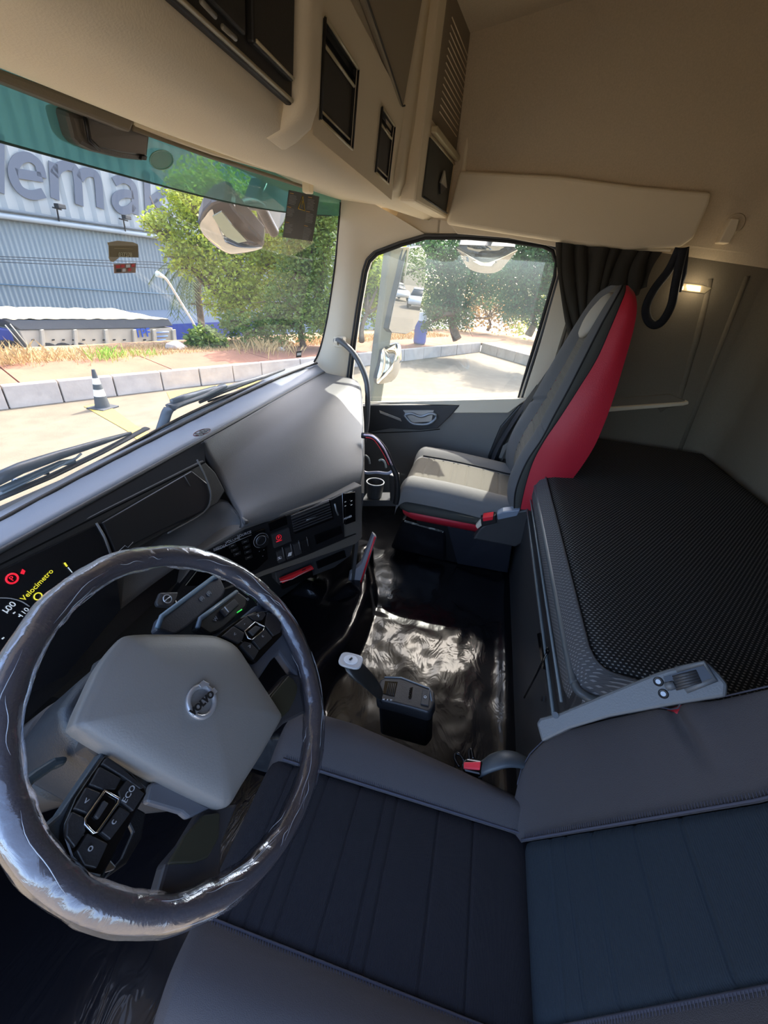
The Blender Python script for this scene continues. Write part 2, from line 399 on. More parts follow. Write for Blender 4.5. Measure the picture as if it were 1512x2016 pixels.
# ------------------------------------------------------------------ cab shell
struct(box('floor', (0, -0.05, -0.03), (2.24, 2.1, 0.06), VINYL))
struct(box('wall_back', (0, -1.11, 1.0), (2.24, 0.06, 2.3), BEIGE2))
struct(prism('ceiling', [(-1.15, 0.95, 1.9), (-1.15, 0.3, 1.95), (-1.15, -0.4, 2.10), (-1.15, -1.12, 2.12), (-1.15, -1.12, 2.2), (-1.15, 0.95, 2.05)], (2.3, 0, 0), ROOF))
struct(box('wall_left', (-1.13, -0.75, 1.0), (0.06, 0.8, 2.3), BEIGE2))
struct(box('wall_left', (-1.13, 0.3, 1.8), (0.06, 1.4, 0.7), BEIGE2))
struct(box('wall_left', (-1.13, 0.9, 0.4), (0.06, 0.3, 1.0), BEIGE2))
struct(box('wall_front', (0, 0.94, 0.29), (2.24, 0.06, 0.70), BLACK))
struct(box('wall_front', (0, 0.90, 1.8), (2.24, 0.06, 0.6), BEIGE))

WIN = [(690, 742), (697, 680), (707, 610), (720, 535), (727, 515), (742, 500), (790, 482), (838, 468), (920, 468), (1000, 474), (1070, 485), (1088, 494), (1096, 515), (1092, 545), (1062, 650), (1040, 720), (1019, 788), (850, 792), (700, 800)]
XR = 1.05
win = [at(*p, x=XR) for p in WIN]
wr = struct(holed('wall_right', [(XR, 0.76, 0.0), (XR, 0.76, 0.72), (XR, 0.70, 0.80), (XR, 0.675, 1.05), (XR, 0.645, 1.25), (XR, 0.61, 1.34), (XR, 0.50, 1.42), (XR, 0.45, 1.52), (XR, -0.245, 1.52), (XR, -0.245, 0.0)], win, 0.05, IVORY))
# side of the sleeper compartment with its upper part leaning in
sideP = [(XR, 1.36), (XR, 0.0)]
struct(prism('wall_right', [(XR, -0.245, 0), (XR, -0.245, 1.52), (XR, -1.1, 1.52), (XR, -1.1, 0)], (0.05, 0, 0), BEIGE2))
struct(mesh('wall_right', [(XR, 0.42, 1.46), (XR, -1.1, 1.36), (XR - 0.01, -1.1, 1.40), (XR - 0.01, 0.42, 1.48), (XR - 0.11, -1.1, 2.15), (XR - 0.11, 0.42, 2.0), (XR + 0.1, -1.1, 1.36), (XR + 0.1, 0.42, 1.46), (XR + 0.1, -1.1, 2.15), (XR + 0.1, 0.42, 2.15)],
     [(0, 1, 2, 3), (3, 2, 4, 5), (6, 7, 9, 8), (0, 7, 6, 1), (4, 8, 9, 5)], ROOF))
# corner fillet between side and back wall with two soft ribs
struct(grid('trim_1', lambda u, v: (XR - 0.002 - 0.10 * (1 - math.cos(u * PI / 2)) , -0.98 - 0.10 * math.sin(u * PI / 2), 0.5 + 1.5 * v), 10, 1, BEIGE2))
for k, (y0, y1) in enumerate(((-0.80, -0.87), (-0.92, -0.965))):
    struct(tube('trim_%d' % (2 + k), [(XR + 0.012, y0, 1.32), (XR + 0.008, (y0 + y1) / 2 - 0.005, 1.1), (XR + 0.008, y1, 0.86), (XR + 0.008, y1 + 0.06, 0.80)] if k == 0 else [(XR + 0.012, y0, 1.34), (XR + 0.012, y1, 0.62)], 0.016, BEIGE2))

# windscreen
def ws(x, z): return 0.908 - 0.20 * (z - 0.78) - 0.07 * abs(x) ** 3
window1 = struct(grid('window_1', lambda u, v: (-1.1 + 2.27 * u, ws(-1.1 + 2.27 * u, 0.66 + 0.88 * v), 0.66 + 0.88 * v), 32, 10, WINDGLASS))
EDGE = [(668, 398), (666, 425), (663, 470), (658, 520), (650, 580), (642, 630), (630, 682), (618, 710), (602, 724)]
def onws(px, py):
    y = 0.8
    for _ in range(12):
        p = at(px, py, y=y); y = 0.5 * y + 0.5 * ws(p.x, p.z)
    return at(px, py, y=y)
edge = [onws(*p) for p in EDGE]
low = [onws(*p) for p in ((560, 737), (500, 757), (400, 800), (300, 850), (150, 935), (0, 1020))]
struct(tube('window_1_seal', [p + Vector((0, -0.004, 0)) for p in spline(edge + low, 4)], 0.0045, RUBBER, window1))
# teal shade band along the top of the glass
def bandz(x): return 1.362 + 0.02 * x + 0.055 * max(0, x) ** 2
band = grid('shade_band', lambda u, v: (-1.1 + 2.14 * u, ws(-1.1 + 2.14 * u, bandz(-1.1 + 2.14 * u) + 0.16 * v) - 0.006, bandz(-1.1 + 2.14 * u) + 0.16 * v), 30, 3, TEAL, window1)
tube('shade_band_edge', [(x, ws(x, bandz(x)) - 0.007, bandz(x)) for x in [-1.1 + 0.1 * k for k in range(21)]], 0.002, mat('band dots', (40, 70, 66), 0.6), window1)
# A pillar: surface between the windscreen edge and the door frame
DOORF = [(838, 462), (785, 476), (735, 498), (718, 522), (708, 575), (698, 640), (690, 700), (684, 742), (680, 770)]
df = [at(*p, x=XR - 0.004) for p in DOORF]
ep = [edge[0] + Vector((0, -0.01, 0.05))] + [edge[i] for i in (0, 1, 3, 4, 5, 6, 7)] + [edge[8]]
A = spline(ep, 4); B = spline(df, 4); L = min(len(A), len(B))
def pil(u, v):
    i = min(L - 1, int(round(u * (L - 1)))); p = A[i].lerp(B[i], v); return p + Vector((-0.03, -0.02, 0)) * math.sin(v * PI) * 0.6
struct(grid('trim_4', pil, L - 1, 8, IVORY))
# handle bracket on the pillar foot
_pb = box('pole_bracket', (0.985, 0.70, 0.935), (0.05, 0.05, 0.05), IVORY, None, bevel=0.008); _pb.name = 'trim_5'
struct(bpy.data.objects['trim_5'])
# door window: pane, black seal, inner lip
window2 = struct(prism('window_2', [p + Vector((0.028, 0, 0)) for p in win], (0.004, 0, 0), SIDEGLASS))
tube('window_seal', [p + Vector((0.004, 0, 0)) for p in win] , 0.008, RUBBER, window2, closed=True)
c_ = sum(win, Vector()) / len(win)
tube('window_lip', [c_ + (p - c_) * 1.035 + Vector((-0.004, 0, 0)) for p in win], 0.006, DKGREY, window2, closed=True)
# B pillar trim, vertical post between door and sleeper
struct(prism('trim_6', [at(1100, 500, x=XR - 0.01), at(1146, 560, x=XR - 0.01), at(1118, 660, x=XR - 0.01), at(1052, 800, x=XR - 0.01), at(1025, 800, x=XR - 0.01), at(1060, 690, x=XR - 0.01), at(1100, 545, x=XR - 0.01)], (0.02, 0, 0), IVORY, bevel=0.004))
struct(tube('trim_7', [at(1150, 500, x=XR - 0.02), at(1122, 620, x=XR - 0.02), at(1085, 740, x=XR - 0.02), at(1050, 830, x=XR - 0.02)], 0.008, mat('pillar shadow gap', (96, 88, 76), 0.8)))

# ------------------------------------------------------------------ passenger door (inside panel below the window)
door = struct(thing('door_1', '', '')) ; del door['label']; del door['category']
DX = XR - 0.03
def dp(*P): return [at(*p, x=DX) for p in P]
prism('door_panel', [at(690, 800, x=DX), at(1030, 792, x=DX), (DX, -0.24, 0.05), (DX, 0.75, 0.05), (DX, 0.75, 0.60)], (0.035, 0, 0), mat('door grey plastic', (112, 110, 106), 0.6, bump=(400, 0.3)), door, bevel=0.006)
slab('sill_trim', dp((700, 792), (1040, 783), (1000, 812), (893, 812), (905, 797)), 0.02, IVORY, door, lift=0.012, bevel=0.004)
slab('handle_trim', dp((722, 797), (905, 797), (885, 820), (862, 842), (828, 845), (770, 842), (725, 850)), 0.015, DKGREY, door, lift=0.014, bevel=0.004)
hb = tube('door_handle', spline(dp((792, 806), (806, 803), (830, 810), (845, 808), (858, 800)), 4), 0.009, SILVER, door)
tube('handle_bow', [p + Vector((-0.02, 0, 0)) for p in spline(dp((798, 815), (808, 828), (820, 833), (846, 832), (861, 818), (850, 812), (830, 818), (812, 812), (798, 815)), 4)], 0.0075, SILVER, hb)
slab('handle_cup', dp((795, 806), (855, 806), (850, 828), (812, 830)), 0.004, mat('bright cup', (190, 190, 188), 0.3, 0.5), door, lift=0.018)
swp = slab('window_switch', dp((748, 806), (790, 822), (792, 828), (750, 812)), 0.01, mat('switch chrome', (200, 200, 196), 0.25, 0.7), door, lift=0.02, bevel=0.002)
tube('door_rib', dp((725, 853), (828, 849), (866, 845)), 0.0025, BLACK, door)

# ------------------------------------------------------------------ overhead front console
oc = thing('overhead_console', 'beige overhead storage console with dark compartments above the windscreen', 'console', (0, 0.4, 1.45))
def sec(x, yf, zf, yb, zb, yr):
    return [Vector((x, yf + 0.06, zf + 0.05)), Vector((x, yf, zf)), Vector((x, yf - 0.06, zb + 0.004)), Vector((x, (yf + yb) / 2, zb - 0.008)), Vector((x, yb + 0.05, zb)),
            Vector((x, yb + 0.008, zb + 0.018)), Vector((x, yb, zb + 0.045)), Vector((x, yr, zb + 0.2)), Vector((x, yr - 0.02, 2.02)), Vector((x, 0.9, 2.02)), Vector((x, 0.9, zf + 0.1))]
secs = [sec(-1.14, .705, 1.415, .40, 1.40, .39), sec(-0.6, .695, 1.415, .40, 1.40, .385), sec(-.2, .66, 1.42, .40, 1.405, .38), sec(.1, .625, 1.43, .40, 1.415, .38), sec(.45, .57, 1.445, .385, 1.43, .37), sec(.62, .54, 1.455, .36, 1.442, .34), sec(.85, .49, 1.463, .325, 1.45, .30), sec(1.0, .43, 1.467, .29, 1.452, .27), sec(1.045, .40, 1.47, .28, 1.455, .26)]
loft('console_shell', secs, BEIGE, oc)
yF = lambda z: 0.405 - 0.06 * (z - 1.42)
def fp(x, z, d=0.0): return Vector((x, yF(z) - 0.018 - d, z))
# left big dark unit
def xz(px, py, dy=0.0):
    y = 0.38
    for _ in range(8):
        p = at(px, py, y=y); y = yF(p.z) - 0.018 - dy
    return at(px, py, y=y)
P0 = [fp(-1.14, 1.452), fp(-0.205, 1.452), fp(-0.205, 2.0), fp(-1.14, 2.0)]
slab('dark_fascia', P0, 0.012, DKPANEL, oc, lift=0.002, bevel=0.003)
slab('locker_door', [fp(-0.345, 1.475), fp(-0.222, 1.475), fp(-0.222, 1.95), fp(-0.345, 1.95)], 0.012, DKPANEL, oc, lift=0.012, bevel=0.003)
dl = slab('locker_door', [fp(-0.80, 1.475), fp(-0.36, 1.475), fp(-0.36, 1.95), fp(-0.80, 1.95)], 0.012, DKPANEL, oc, lift=0.010, bevel=0.003)
for pp in ((396, 2, 424, 32), (438, 52, 464, 76)):
    a, b = xz(pp[0], pp[1], 0.02), xz(pp[2], pp[3], 0.02)
    tube('catch', [a, b], 0.0028, mat('catch grey', (120, 114, 98), 0.5), dl)
tube('fascia_lip', [fp(-1.12, 1.457, 0.004), fp(-0.21, 1.457, 0.004)], 0.003, TRIMLT, oc)
tube('locker_lip', [fp(-0.34, 1.478, 0.013), fp(-0.225, 1.478, 0.013)], 0.002, TRIMLT, oc)
# rounded columns
def column(x0, x1, nm, proud=0.03, z0=1.412):
    rr = []; pr0 = proud
    for k in range(14):
        z = z0 + (2.0 - z0) * (k / 13) ** 1.6
        a = max(0, 1 - (z - z0) / 0.05); y = yF(z) + 0.03 * a * a; proud = pr0 * (1 - 0.85 * a * a)
        w_ = 0.5 * (x1 - x0); xm = 0.5 * (x0 + x1)
        rr.append([Vector((xm - w_, y + 0.02, z)), Vector((xm - w_ * 0.9, y - proud * 0.8, z)), Vector((xm - w_ * 0.5, y - proud, z)), Vector((xm + w_ * 0.5, y - proud, z)), Vector((xm + w_ * 0.9, y - proud * 0.8, z)), Vector((xm + w_, y + 0.02, z))])
    loft(nm, rr, BEIGE, oc)
column(-0.205, -0.13, 'column', 0.042)
column(0.505, 0.62, 'column', 0.045, 1.437)
# plate with the two open trays
PX0, PX1, PZ0, PZ1 = -0.13, 0.51, 1.435, 1.66
def fr(v, lo, hi): return (v - lo) / (hi - lo)
cols = [0, fr(-0.105, PX0, PX1), fr(0.085, PX0, PX1), fr(0.29, PX0, PX1), fr(0.435, PX0, PX1), 1]
rows = [0, fr(1.462, PZ0, PZ1), fr(1.575, PZ0, PZ1), fr(1.59, PZ0, PZ1), 1]
hol = {(1, 1), (1, 2), (3, 1), (3, 2)}
fpl = plate_holes(fp(PX0, PZ0, 0.008), fp(PX1, PZ0, 0.008), fp(PX0, PZ1, 0.008), cols, rows, hol, 0.012, BEIGE, DKPANEL, 'fascia_plate', oc)
def bezel(x0, x1, z0, z1):
    t = 0.004
    r = slab('tray', [fp(x0, z0, 0.0), fp(x1, z0, 0.0), fp(x1, z1, 0.0), fp(x0, z1, 0.0)], 0.004, mat('tray dark', (26, 25, 23), 0.5), oc, lift=0.0)
    for (a, b, c, d) in ((x0, z0, x1, z0), (x0, z1, x1, z1), (x0, z0, x0, z1), (x1, z0, x1, z1)):
        tube('bezel', [fp(a, b, 0.012), fp(c, d, 0.012)], 0.0025, TRIMLT if b == d else DKPANEL, r)
    slab('tray_flap', [fp(x0 + 0.008, z0 + 0.014, 0.004), fp(x1 - 0.012, z0 + 0.014, 0.004), fp(x1 - 0.012, z1 - 0.03, 0.004), fp(x0 + 0.008, z1 - 0.03, 0.004)], 0.004, DKPANEL, r, lift=0.002, bevel=0.002)
    tube('flap_lip', [fp(x0 + 0.01, z1 - 0.03, 0.01), fp(x1 - 0.015, z1 - 0.03, 0.01)], 0.0028, TRIMLT, r)
    tube('flap_lip', [fp(x0 + 0.01, z0 + 0.014, 0.009), fp(x1 - 0.015, z0 + 0.014, 0.009)], 0.0018, TRIMLT, r)
bezel(-0.105, 0.085, 1.462, 1.59)
bezel(0.29, 0.435, 1.462, 1.59)
# upper locker lid with its seam
lid = [fp(0.0, 1.70, 0.004), fp(0.49, 1.645, 0.004), fp(0.50, 2.0, 0.03), fp(-0.12, 2.0, 0.03)]
slab('locker_lid', lid, 0.02, mat('locker lid beige', (150, 136, 112), 0.75, bump=(350, 0.25)), oc, lift=0.012, bevel=0.006)
tube('lid_seam', [fp(-0.12, 1.715, 0.018), fp(0.0, 1.698, 0.018), fp(0.30, 1.665, 0.018), fp(0.47, 1.642, 0.018), fp(0.495, 1.65, 0.018)], 0.0022, mat('seam shadow', (70, 64, 54), 0.9), oc)
# right end unit: speaker panel, ledge and pocket with a triangular pull
def ep_(x, z, d=0.0): return Vector((x, 0.312 - (x - 0.64) * 0.13 - 0.03 * (z - 1.45) - d, z))
prism('end_unit', [ep_(0.60, 1.445), ep_(1.03, 1.455), ep_(1.03, 2.0), ep_(0.60, 2.0)], (0, 0.06, 0), BEIGE, oc, bevel=0.008)
pk = slab('pocket', [ep_(0.655, 1.468, 0.004), ep_(0.985, 1.468, 0.004), ep_(0.985, 1.622, 0.004), ep_(0.655, 1.622, 0.004)], 0.01, mat('pocket dark olive', (62, 60, 50), 0.7, bump=(400, 0.3)), oc, lift=0.001, bevel=0.003)
for (a, b, c, d) in ((0.655, 1.468, 0.985, 1.468), (0.655, 1.622, 0.985, 1.622)): tube('pocket_lip', [ep_(a, b, 0.008), ep_(c, d, 0.008)], 0.003, DKPANEL if b < 1.5 else TRIMLT, pk)
tr = [ep_(0.84, 1.575, 0.01), ep_(0.90, 1.535, 0.01), ep_(0.81, 1.535, 0.01)]
slab('pull', tr, 0.006, mat('pull light', (170, 164, 148), 0.5), pk, lift=0.006)
slab('pull_slot', [ep_(0.81, 1.533, 0.01), ep_(0.90, 1.533, 0.01), ep_(0.83, 1.505, 0.01)], 0.004, BLACK, pk, lift=0.004)
prism('ledge', [ep_(0.66, 1.633, 0.0), ep_(1.0, 1.633, 0.0), ep_(1.0, 1.652, 0.0), ep_(0.66, 1.652, 0.0)], (0, -0.022, 0), TRIMLT, oc, bevel=0.004)
gr = slab('speaker_panel', [ep_(0.66, 1.665, 0.002), ep_(1.0, 1.665, 0.002), ep_(1.0, 1.97, 0.002), ep_(0.66, 1.97, 0.002)], 0.01, mat('speaker cloth', (142, 128, 106), 0.85, bump=(300, 0.3)), oc, lift=0.001)
for k in range(14):
    z = 1.70 + k * 0.016
    tube('rib', [ep_(0.72, z, 0.004), ep_(0.97, z, 0.004)], 0.0016, BEIGE, gr, n=5)
# corner bead running up the right end
tube('corner_bead', [at(905, 430, x=1.02), at(912, 335, x=1.02), at(930, 200, x=1.0), at(946, 80, x=0.99), at(925, -10, x=0.99)], 0.010, BEIGE, oc)
# sun blind housing along the windscreen head
vis = thing('sun_blind', 'rolled grey sun blind housing along the top of the windscreen', 'sun blind', (-0.7, 0.74, 1.40))
prism('housing', [at(-60, 112, y=0.735), at(268, 236, y=0.715), at(258, 262, y=0.715), at(-60, 138, y=0.735)], (0, 0.03, 0.004), mat('blind housing grey', (120, 110, 94), 0.6, bump=(300, .2)), vis, bevel=0.005)
tube('blind_rail', [at(262, 243, y=0.72), at(420, 300, y=0.70), at(600, 352, y=0.66)], 0.006, BEIGE, vis)
tube('blind_edge', [at(262, 252, y=0.72), at(420, 310, y=0.71), at(598, 368, y=0.69)], 0.005, mat('blind edge', (118, 106, 84), 0.6), vis)
box('rail_clip', at(606, 362, y=0.66), (0.03, 0.03, 0.05), BEIGE, vis, bevel=0.005)
# boxes filling head lining between console and pillar
struct(prism('trim_8', [(-1.14, 0.72, 1.45), (0.5, 0.62, 1.465), (0.85, 0.52, 1.475), (1.12, 0.36, 1.475), (1.12, 0.9, 1.50), (-1.14, 0.9, 1.50)], (0, 0, 0.05), BEIGE))

struct(box('trim_12', (1.09, 0.42, 1.475), (0.08, 0.26, 0.15), BEIGE))
# ------------------------------------------------------------------ padded panel above the passenger door
XP = 0.985
pp_ = [at(905, 335, x=XP), at(1100, 345, x=XP), at(1260, 366, x=XP), at(1403, 378, x=XP), at(1398, 400, x=XP), at(1366, 470, x=XP), at(1340, 487, x=XP), at(1240, 492, x=XP), at(1120, 478, x=XP), at(1000, 460, x=XP), at(878, 440, x=XP)]
cp = prism('side_locker', pp_, (0.045, 0, 0), BEIGE, None, bevel=0.012, seg=3); tag(cp, 'smooth beige side locker panel above the passenger window', 'locker')
struct(slab('trim_9', [at(885, 440, x=XR - 0.02), at(1110, 476, x=XR - 0.02), at(1105, 488, x=XR - 0.02), at(1000, 468, x=XR - 0.02), at(900, 460, x=XR - 0.02)], 0.02, IVORY, bevel=0.003))
# coat hook, reading lamp, wall shelf, strap loop
hk = thing('coat_hook', 'beige plastic coat hook on the upper side wall', 'hook', at(1440, 455, x=XR - 0.01))
prism('hook_blade', [at(1441, 429, x=XR - 0.05), at(1457, 431, x=XR - 0.05), at(1450, 455, x=XR - 0.05), at(1436, 480, x=XR - 0.05), at(1415, 478, x=XR - 0.05), at(1428, 452, x=XR - 0.05)], (0.045, 0, 0), BEIGE, hk, bevel=0.004)
disc('hook_base', at(1446, 440, x=XR - 0.02), (-1, 0, 0), 0.035, 0.01, ROOF, hk, r2=0.028)
lp = thing('reading_lamp', 'lit reading lamp with warm glow on the sleeper side wall', 'lamp', at(1365, 566, x=XR))
lc = at(1366, 566, x=XR - 0.004)
prism('lamp_frame', [at(1336, 556, x=XR - 0.006), at(1382, 561, x=XR - 0.006), at(1402, 567, x=XR - 0.006), at(1388, 578, x=XR - 0.006), at(1338, 572, x=XR - 0.006)], (0.012, 0, 0), mat('lamp frame beige', (150, 138, 112), 0.5), lp, bevel=0.002)
prism('lens', [at(1352, 561, x=XR - 0.011), at(1380, 564, x=XR - 0.011), at(1378, 574, x=XR - 0.011), at(1354, 571, x=XR - 0.011)], (0.004, 0, 0), LAMPGLOW, lp)
prism('side_lens', [at(1338, 559, x=XR - 0.011), at(1345, 560, x=XR - 0.011), at(1345, 570, x=XR - 0.011), at(1339, 570, x=XR - 0.011)], (0.004, 0, 0), LAMPGLOW, lp)
ll = bpy.data.lights.new('reading_lamp_light', 'POINT'); ll.energy = 0.12; ll.color = (1, 0.85, 0.62); ll.shadow_soft_size = 0.02
lo = bpy.data.objects.new('reading_lamp_light', ll); lo.location = lc + Vector((-0.05, 0, 0.0)); COL.objects.link(lo); lo.parent = lp; lo.matrix_parent_inverse = Matrix.Translation(lp.location).inverted()
sh = thing('wall_shelf', 'long narrow moulded shelf recess in the sleeper side wall', 'shelf', at(1280, 800, x=XR))
prism('shelf_lip', [at(1150, 806, x=XR - 0.03), at(1345, 793, x=XR - 0.03), at(1356, 790, x=XR - 0.03), at(1356, 796, x=XR - 0.03), at(1345, 799, x=XR - 0.03), at(1150, 815, x=XR - 0.03)], (0.035, 0, 0), BEIGE, sh, bevel=0.003)
prism('shelf_back', [at(1150, 790, x=XR - 0.012), at(1320, 776, x=XR - 0.012), at(1352, 790, x=XR - 0.012), at(1340, 795, x=XR - 0.012), at(1150, 806, x=XR - 0.012)], (0.014, 0, 0), mat('shelf recess', (120, 110, 92), 0.85), sh, bevel=0.003)
st = thing('grab_strap', 'black webbing grab loop hanging beside the passenger seat back', 'strap', at(1330, 490, x=0.97))
tube('loop', spline([at(1338, 488, x=0.97), at(1318, 530, x=0.97), at(1288, 570, x=0.965), at(1272, 605, x=0.96), at(1276, 630, x=0.96), at(1290, 640, x=0.96), at(1306, 630, x=0.955), at(1322, 600, x=0.95), at(1330, 560, x=0.95), at(1338, 520, x=0.955), at(1346, 488, x=0.96)], 5), 0.02, mat('strap black', (30, 32, 38), 0.7, wave=(120, 0.5, 'Z')), st, flat=(0.016, 0.006, (1, 0, 0)))
tube('strap_tail', [at(1345, 488, x=0.965), at(1340, 540, x=0.965), at(1330, 575, x=0.96)], 0.02, mat('strap dark blue', (36, 40, 50), 0.8), st, flat=(0.020, 0.004, (1, 0, 0)))
# curtain bunched behind the door
cu = thing('curtain', 'bunched black curtain tied back beside the passenger window', 'curtain', at(1200, 490, x=0.98))
top = spline([at(1098, 478, x=1.0), at(1150, 484, x=1.0), at(1230, 492, x=1.0), at(1300, 497, x=1.0)], 20); bot = spline([at(1142, 720, x=0.98), at(1160, 700, x=0.98), at(1200, 620, x=0.97), at(1270, 565, x=0.965)], 20)
midl = spline([at(1095, 600, x=1.0), at(1140, 600, x=1.0), at(1200, 560, x=0.99), at(1280, 535, x=0.98)], 20)
n_ = min(len(top), len(bot), len(midl))
def curt(u, v):
    i = u * (n_ - 1); a = int(i); b = min(n_ - 1, a + 1); t = i - a
    p0 = top[a].lerp(top[b], t); p1 = midl[a].lerp(midl[b], t); p2 = bot[a].lerp(bot[b], t)
    p = p0 * (1 - v) ** 2 + p1 * 2 * v * (1 - v) + p2 * v * v
    ph = u * 46 + 1.2 * math.sin(v * 4 + u * 9) + 0.8 * math.sin(u * 23)
    amp = 0.012 + 0.006 * math.sin(u * 17)
    return p + Vector((-amp * math.sin(ph) - 0.012, amp * 0.8 * math.cos(ph), 0))
grid('curtain_cloth', curt, 150, 24, CURTAIN, cu)
tube('curtain_rail', [at(1098, 476, x=1.01), at(1200, 489, x=1.01), at(1320, 492, x=1.01)], 0.006, IVORY, cu)
tube('curtain_tie', [at(1128, 700, x=0.97), at(1146, 722, x=0.97), at(1165, 706, x=0.965)], 0.008, CURTAIN, cu)
# ------------------------------------------------------------------ dashboard
db = thing('dashboard', 'wide grey truck dashboard with dark display hood and angled centre stack', 'dashboard', (0, 0.7, 0.1))
F0 = Vector((-1.14, 0.745, 0.755)); F1 = Vector((0.98, 0.775, 0.79))          # the fold along the front edge
def fold(x): return F0.lerp(F1, (x + 1.14) / 2.12)
# top strip between fold and glass
rr = []
for k in range(22):
    x = -1.14 + 2.12 * k / 21; f_ = fold(x); zz = 0.772 + 0.062 * x; yg = ws(x, zz) + 0.004
    rr.append([f_ + Vector((0, 0, -0.006)), f_, f_ + Vector((0, 0.01, 0.006)), Vector((x, yg, zz)), Vector((x, yg, zz - 0.06))])
STRIP = mat('dash top strip grey', (124, 131, 142), 0.5, bump=(420, 0.25, 0.001))
loft('top_strip', rr, STRIP, db)
tube('strip_gasket', [Vector((-1.14 + 2.1 * k / 20, ws(-1.14 + 2.1 * k / 20, 0.79) - 0.035, 0.778 + 0.05 * (-1.14 + 2.1 * k / 20))) for k in range(21)], 0.005, RUBBER, db)
tube('fold_gap', [fold(-1.14 + 2.1 * k / 20) + Vector((0, -0.004, -0.004)) for k in range(21)], 0.006, DKGREY, db)
# surfaces
S1 = at(400, 902, y=0.745); S2 = fold(0.955) + Vector((0, -0.008, -0.004)); S3 = at(702, 752, x=0.93); S4 = at(713, 962, x=0.15); S5 = at(480, 1030, z=0.625); S6 = at(441, 962, y=0.66)
S2b = at(640, 742, x=0.955)
M34 = at(714, 850, x=0.52)
Sa = fold(0.45) + Vector((0, -0.008, -0.004))
def quadpatch(name, C00, C10, C11, C01, nu, nv, bulge, m, parent, **k):
    C00, C10, C11, C01 = map(Vector, (C00, C10, C11, C01)); n = (C10 - C00).cross(C01 - C00).normalized()
    if n.dot(CAM - C00) < 0: n = -n
    def f(u, v):
        a = C00.lerp(C10, u); b = C01.lerp(C11, u); return a.lerp(b, v) + n * bulge * 4 * (u * (1 - u)) ** .5 * (v * (1 - v)) * 1.0
    return grid(name, f, nu, nv, m, parent, **k)
# upper pad: Coons-like patch from hood edge to the passenger end
Lft = spline([S1, at(425, 935, y=0.70), S6, at(462, 1000, z=0.63), S5], 6)
Rgt = spline([S2b, S3, at(712, 800, x=0.72), M34, at(714, 905, x=0.30), S4], 6)
def pad(u, v):
    i = v * (len(Lft) - 1); a = int(i); p = Lft[a].lerp(Lft[min(a + 1, len(Lft) - 1)], i - a)
    i = v * (len(Rgt) - 1); a = int(i); q = Rgt[a].lerp(Rgt[min(a + 1, len(Rgt) - 1)], i - a)
    r = p.lerp(q, u); top_ = fold(S1.x + (S2b.x - S1.x) * u) + Vector((0, -0.01, -0.006))
    w_ = max(0, 1 - v * 6); r = r.lerp(top_, w_)
    # lower edge rolls over towards the centre stack
    roll = max(0, (v - 0.84) / 0.16); r = r + Vector((0.0, 0.03, -0.045)) * roll ** 2 * (0.4 + 0.6 * u)
    r = r + Vector((0.0, -0.03, 0.03)) * math.sin(min(1, v * 1.1) * PI) * math.sin(u * PI) * 0.8
    return r
grid('upper_pad', pad, 40, 40, DASH, db, solid=0.012)
tube('pad_seam', [pad(0.004, v / 20) + Vector((0, -0.002, 0.002)) for v in range(9, 21)], 0.0025, BLACK, db)
# end wall under the pad's right edge
E_ = [Rgt[i] for i in range(0, len(Rgt), 3)]
v = []; f = []
for p in E_: v += [p + Vector((0.006, 0, -0.02)), Vector((p.x + 0.006, p.y + 0.02, 0.12))]
for i in range(len(E_) - 1): f.append((2 * i, 2 * i + 2, 2 * i + 3, 2 * i + 1))
mesh('end_wall', v, f, DKGREY, db, solid=0.012)
# dark instrument hood: recessed face, display glass and bezel
# planes for display contents
DP0 = Vector((-0.6, 0.70, 0.70)); DN = Vector((-0.10, -0.93, 0.34)).normalized()
def dpx(px, py, d=0.0): return on(px, py, DP0 + DN * d, DN)
HOODM = mat('hood dark plastic', (36, 34, 32), 0.55, bump=(420, 0.3))
hd_ = [dpx(*q) for q in ((-80, 1150), (0, 1109), (200, 1006), (400, 906), (424, 930), (443, 966), (430, 990), (330, 1047), (250, 1092), (240, 1200), (120, 1330), (-80, 1430))]
slab('instrument_hood', hd_, 0.03, HOODM, db, bevel=0.003)
mesh('hood_brow', [fold(-1.12) + Vector((0, -0.002, -0.006)), fold(-0.05) + Vector((0, -0.002, -0.006)), dpx(404, 910, .002), dpx(-80, 1152, .002)], [(0, 1, 2, 3)], mat('brow matt shade black', (15, 14, 13), 0.95, spec=0.15), db, solid=0.004)  # brow coloured near-black to stand for shade under the hood; this face tilts up
ic = slab('instrument_display', [dpx(-60, 1150), dpx(188, 1032), dpx(218, 1095), dpx(230, 1200), dpx(120, 1330), dpx(-60, 1420)], 0.01, DISPLAY, db, lift=0.012)
cdp = slab('centre_display', [dpx(194, 1030), dpx(372, 928), dpx(402, 952), dpx(412, 985), dpx(398, 1005), dpx(300, 1050), dpx(222, 1092)], 0.01, mat('centre screen', (38, 37, 37), 0.3), db, lift=0.012, bevel=0.003)
tube('display_rim', [dpx(190, 1030, 0.014), dpx(206, 1058, 0.014), dpx(220, 1095, 0.014)], 0.0025, mat('rim grey', (96, 94, 92), 0.4), db)
tube('display_rim', spline([dpx(388, 905, 0.016), dpx(405, 940, 0.016), dpx(415, 975, 0.016), dpx(402, 1008, 0.016), dpx(330, 1050, 0.016)], 4), 0.0022, mat('rim grey two', (84, 82, 80), 0.4), db)
EMR = mat('red warning light', (220, 30, 50), 0.5, emit=((230, 30, 50), 0.35)); EMY = mat('yellow display print', (240, 225, 60), 0.5, emit=((240, 225, 60), 0.3)); EMW = mat('white display print', (220, 225, 225), 0.5, emit=((220, 225, 225), 0.15)); EMG = mat('green lamp', (60, 230, 90), 0.5, emit=((60, 230, 90), 0.4))
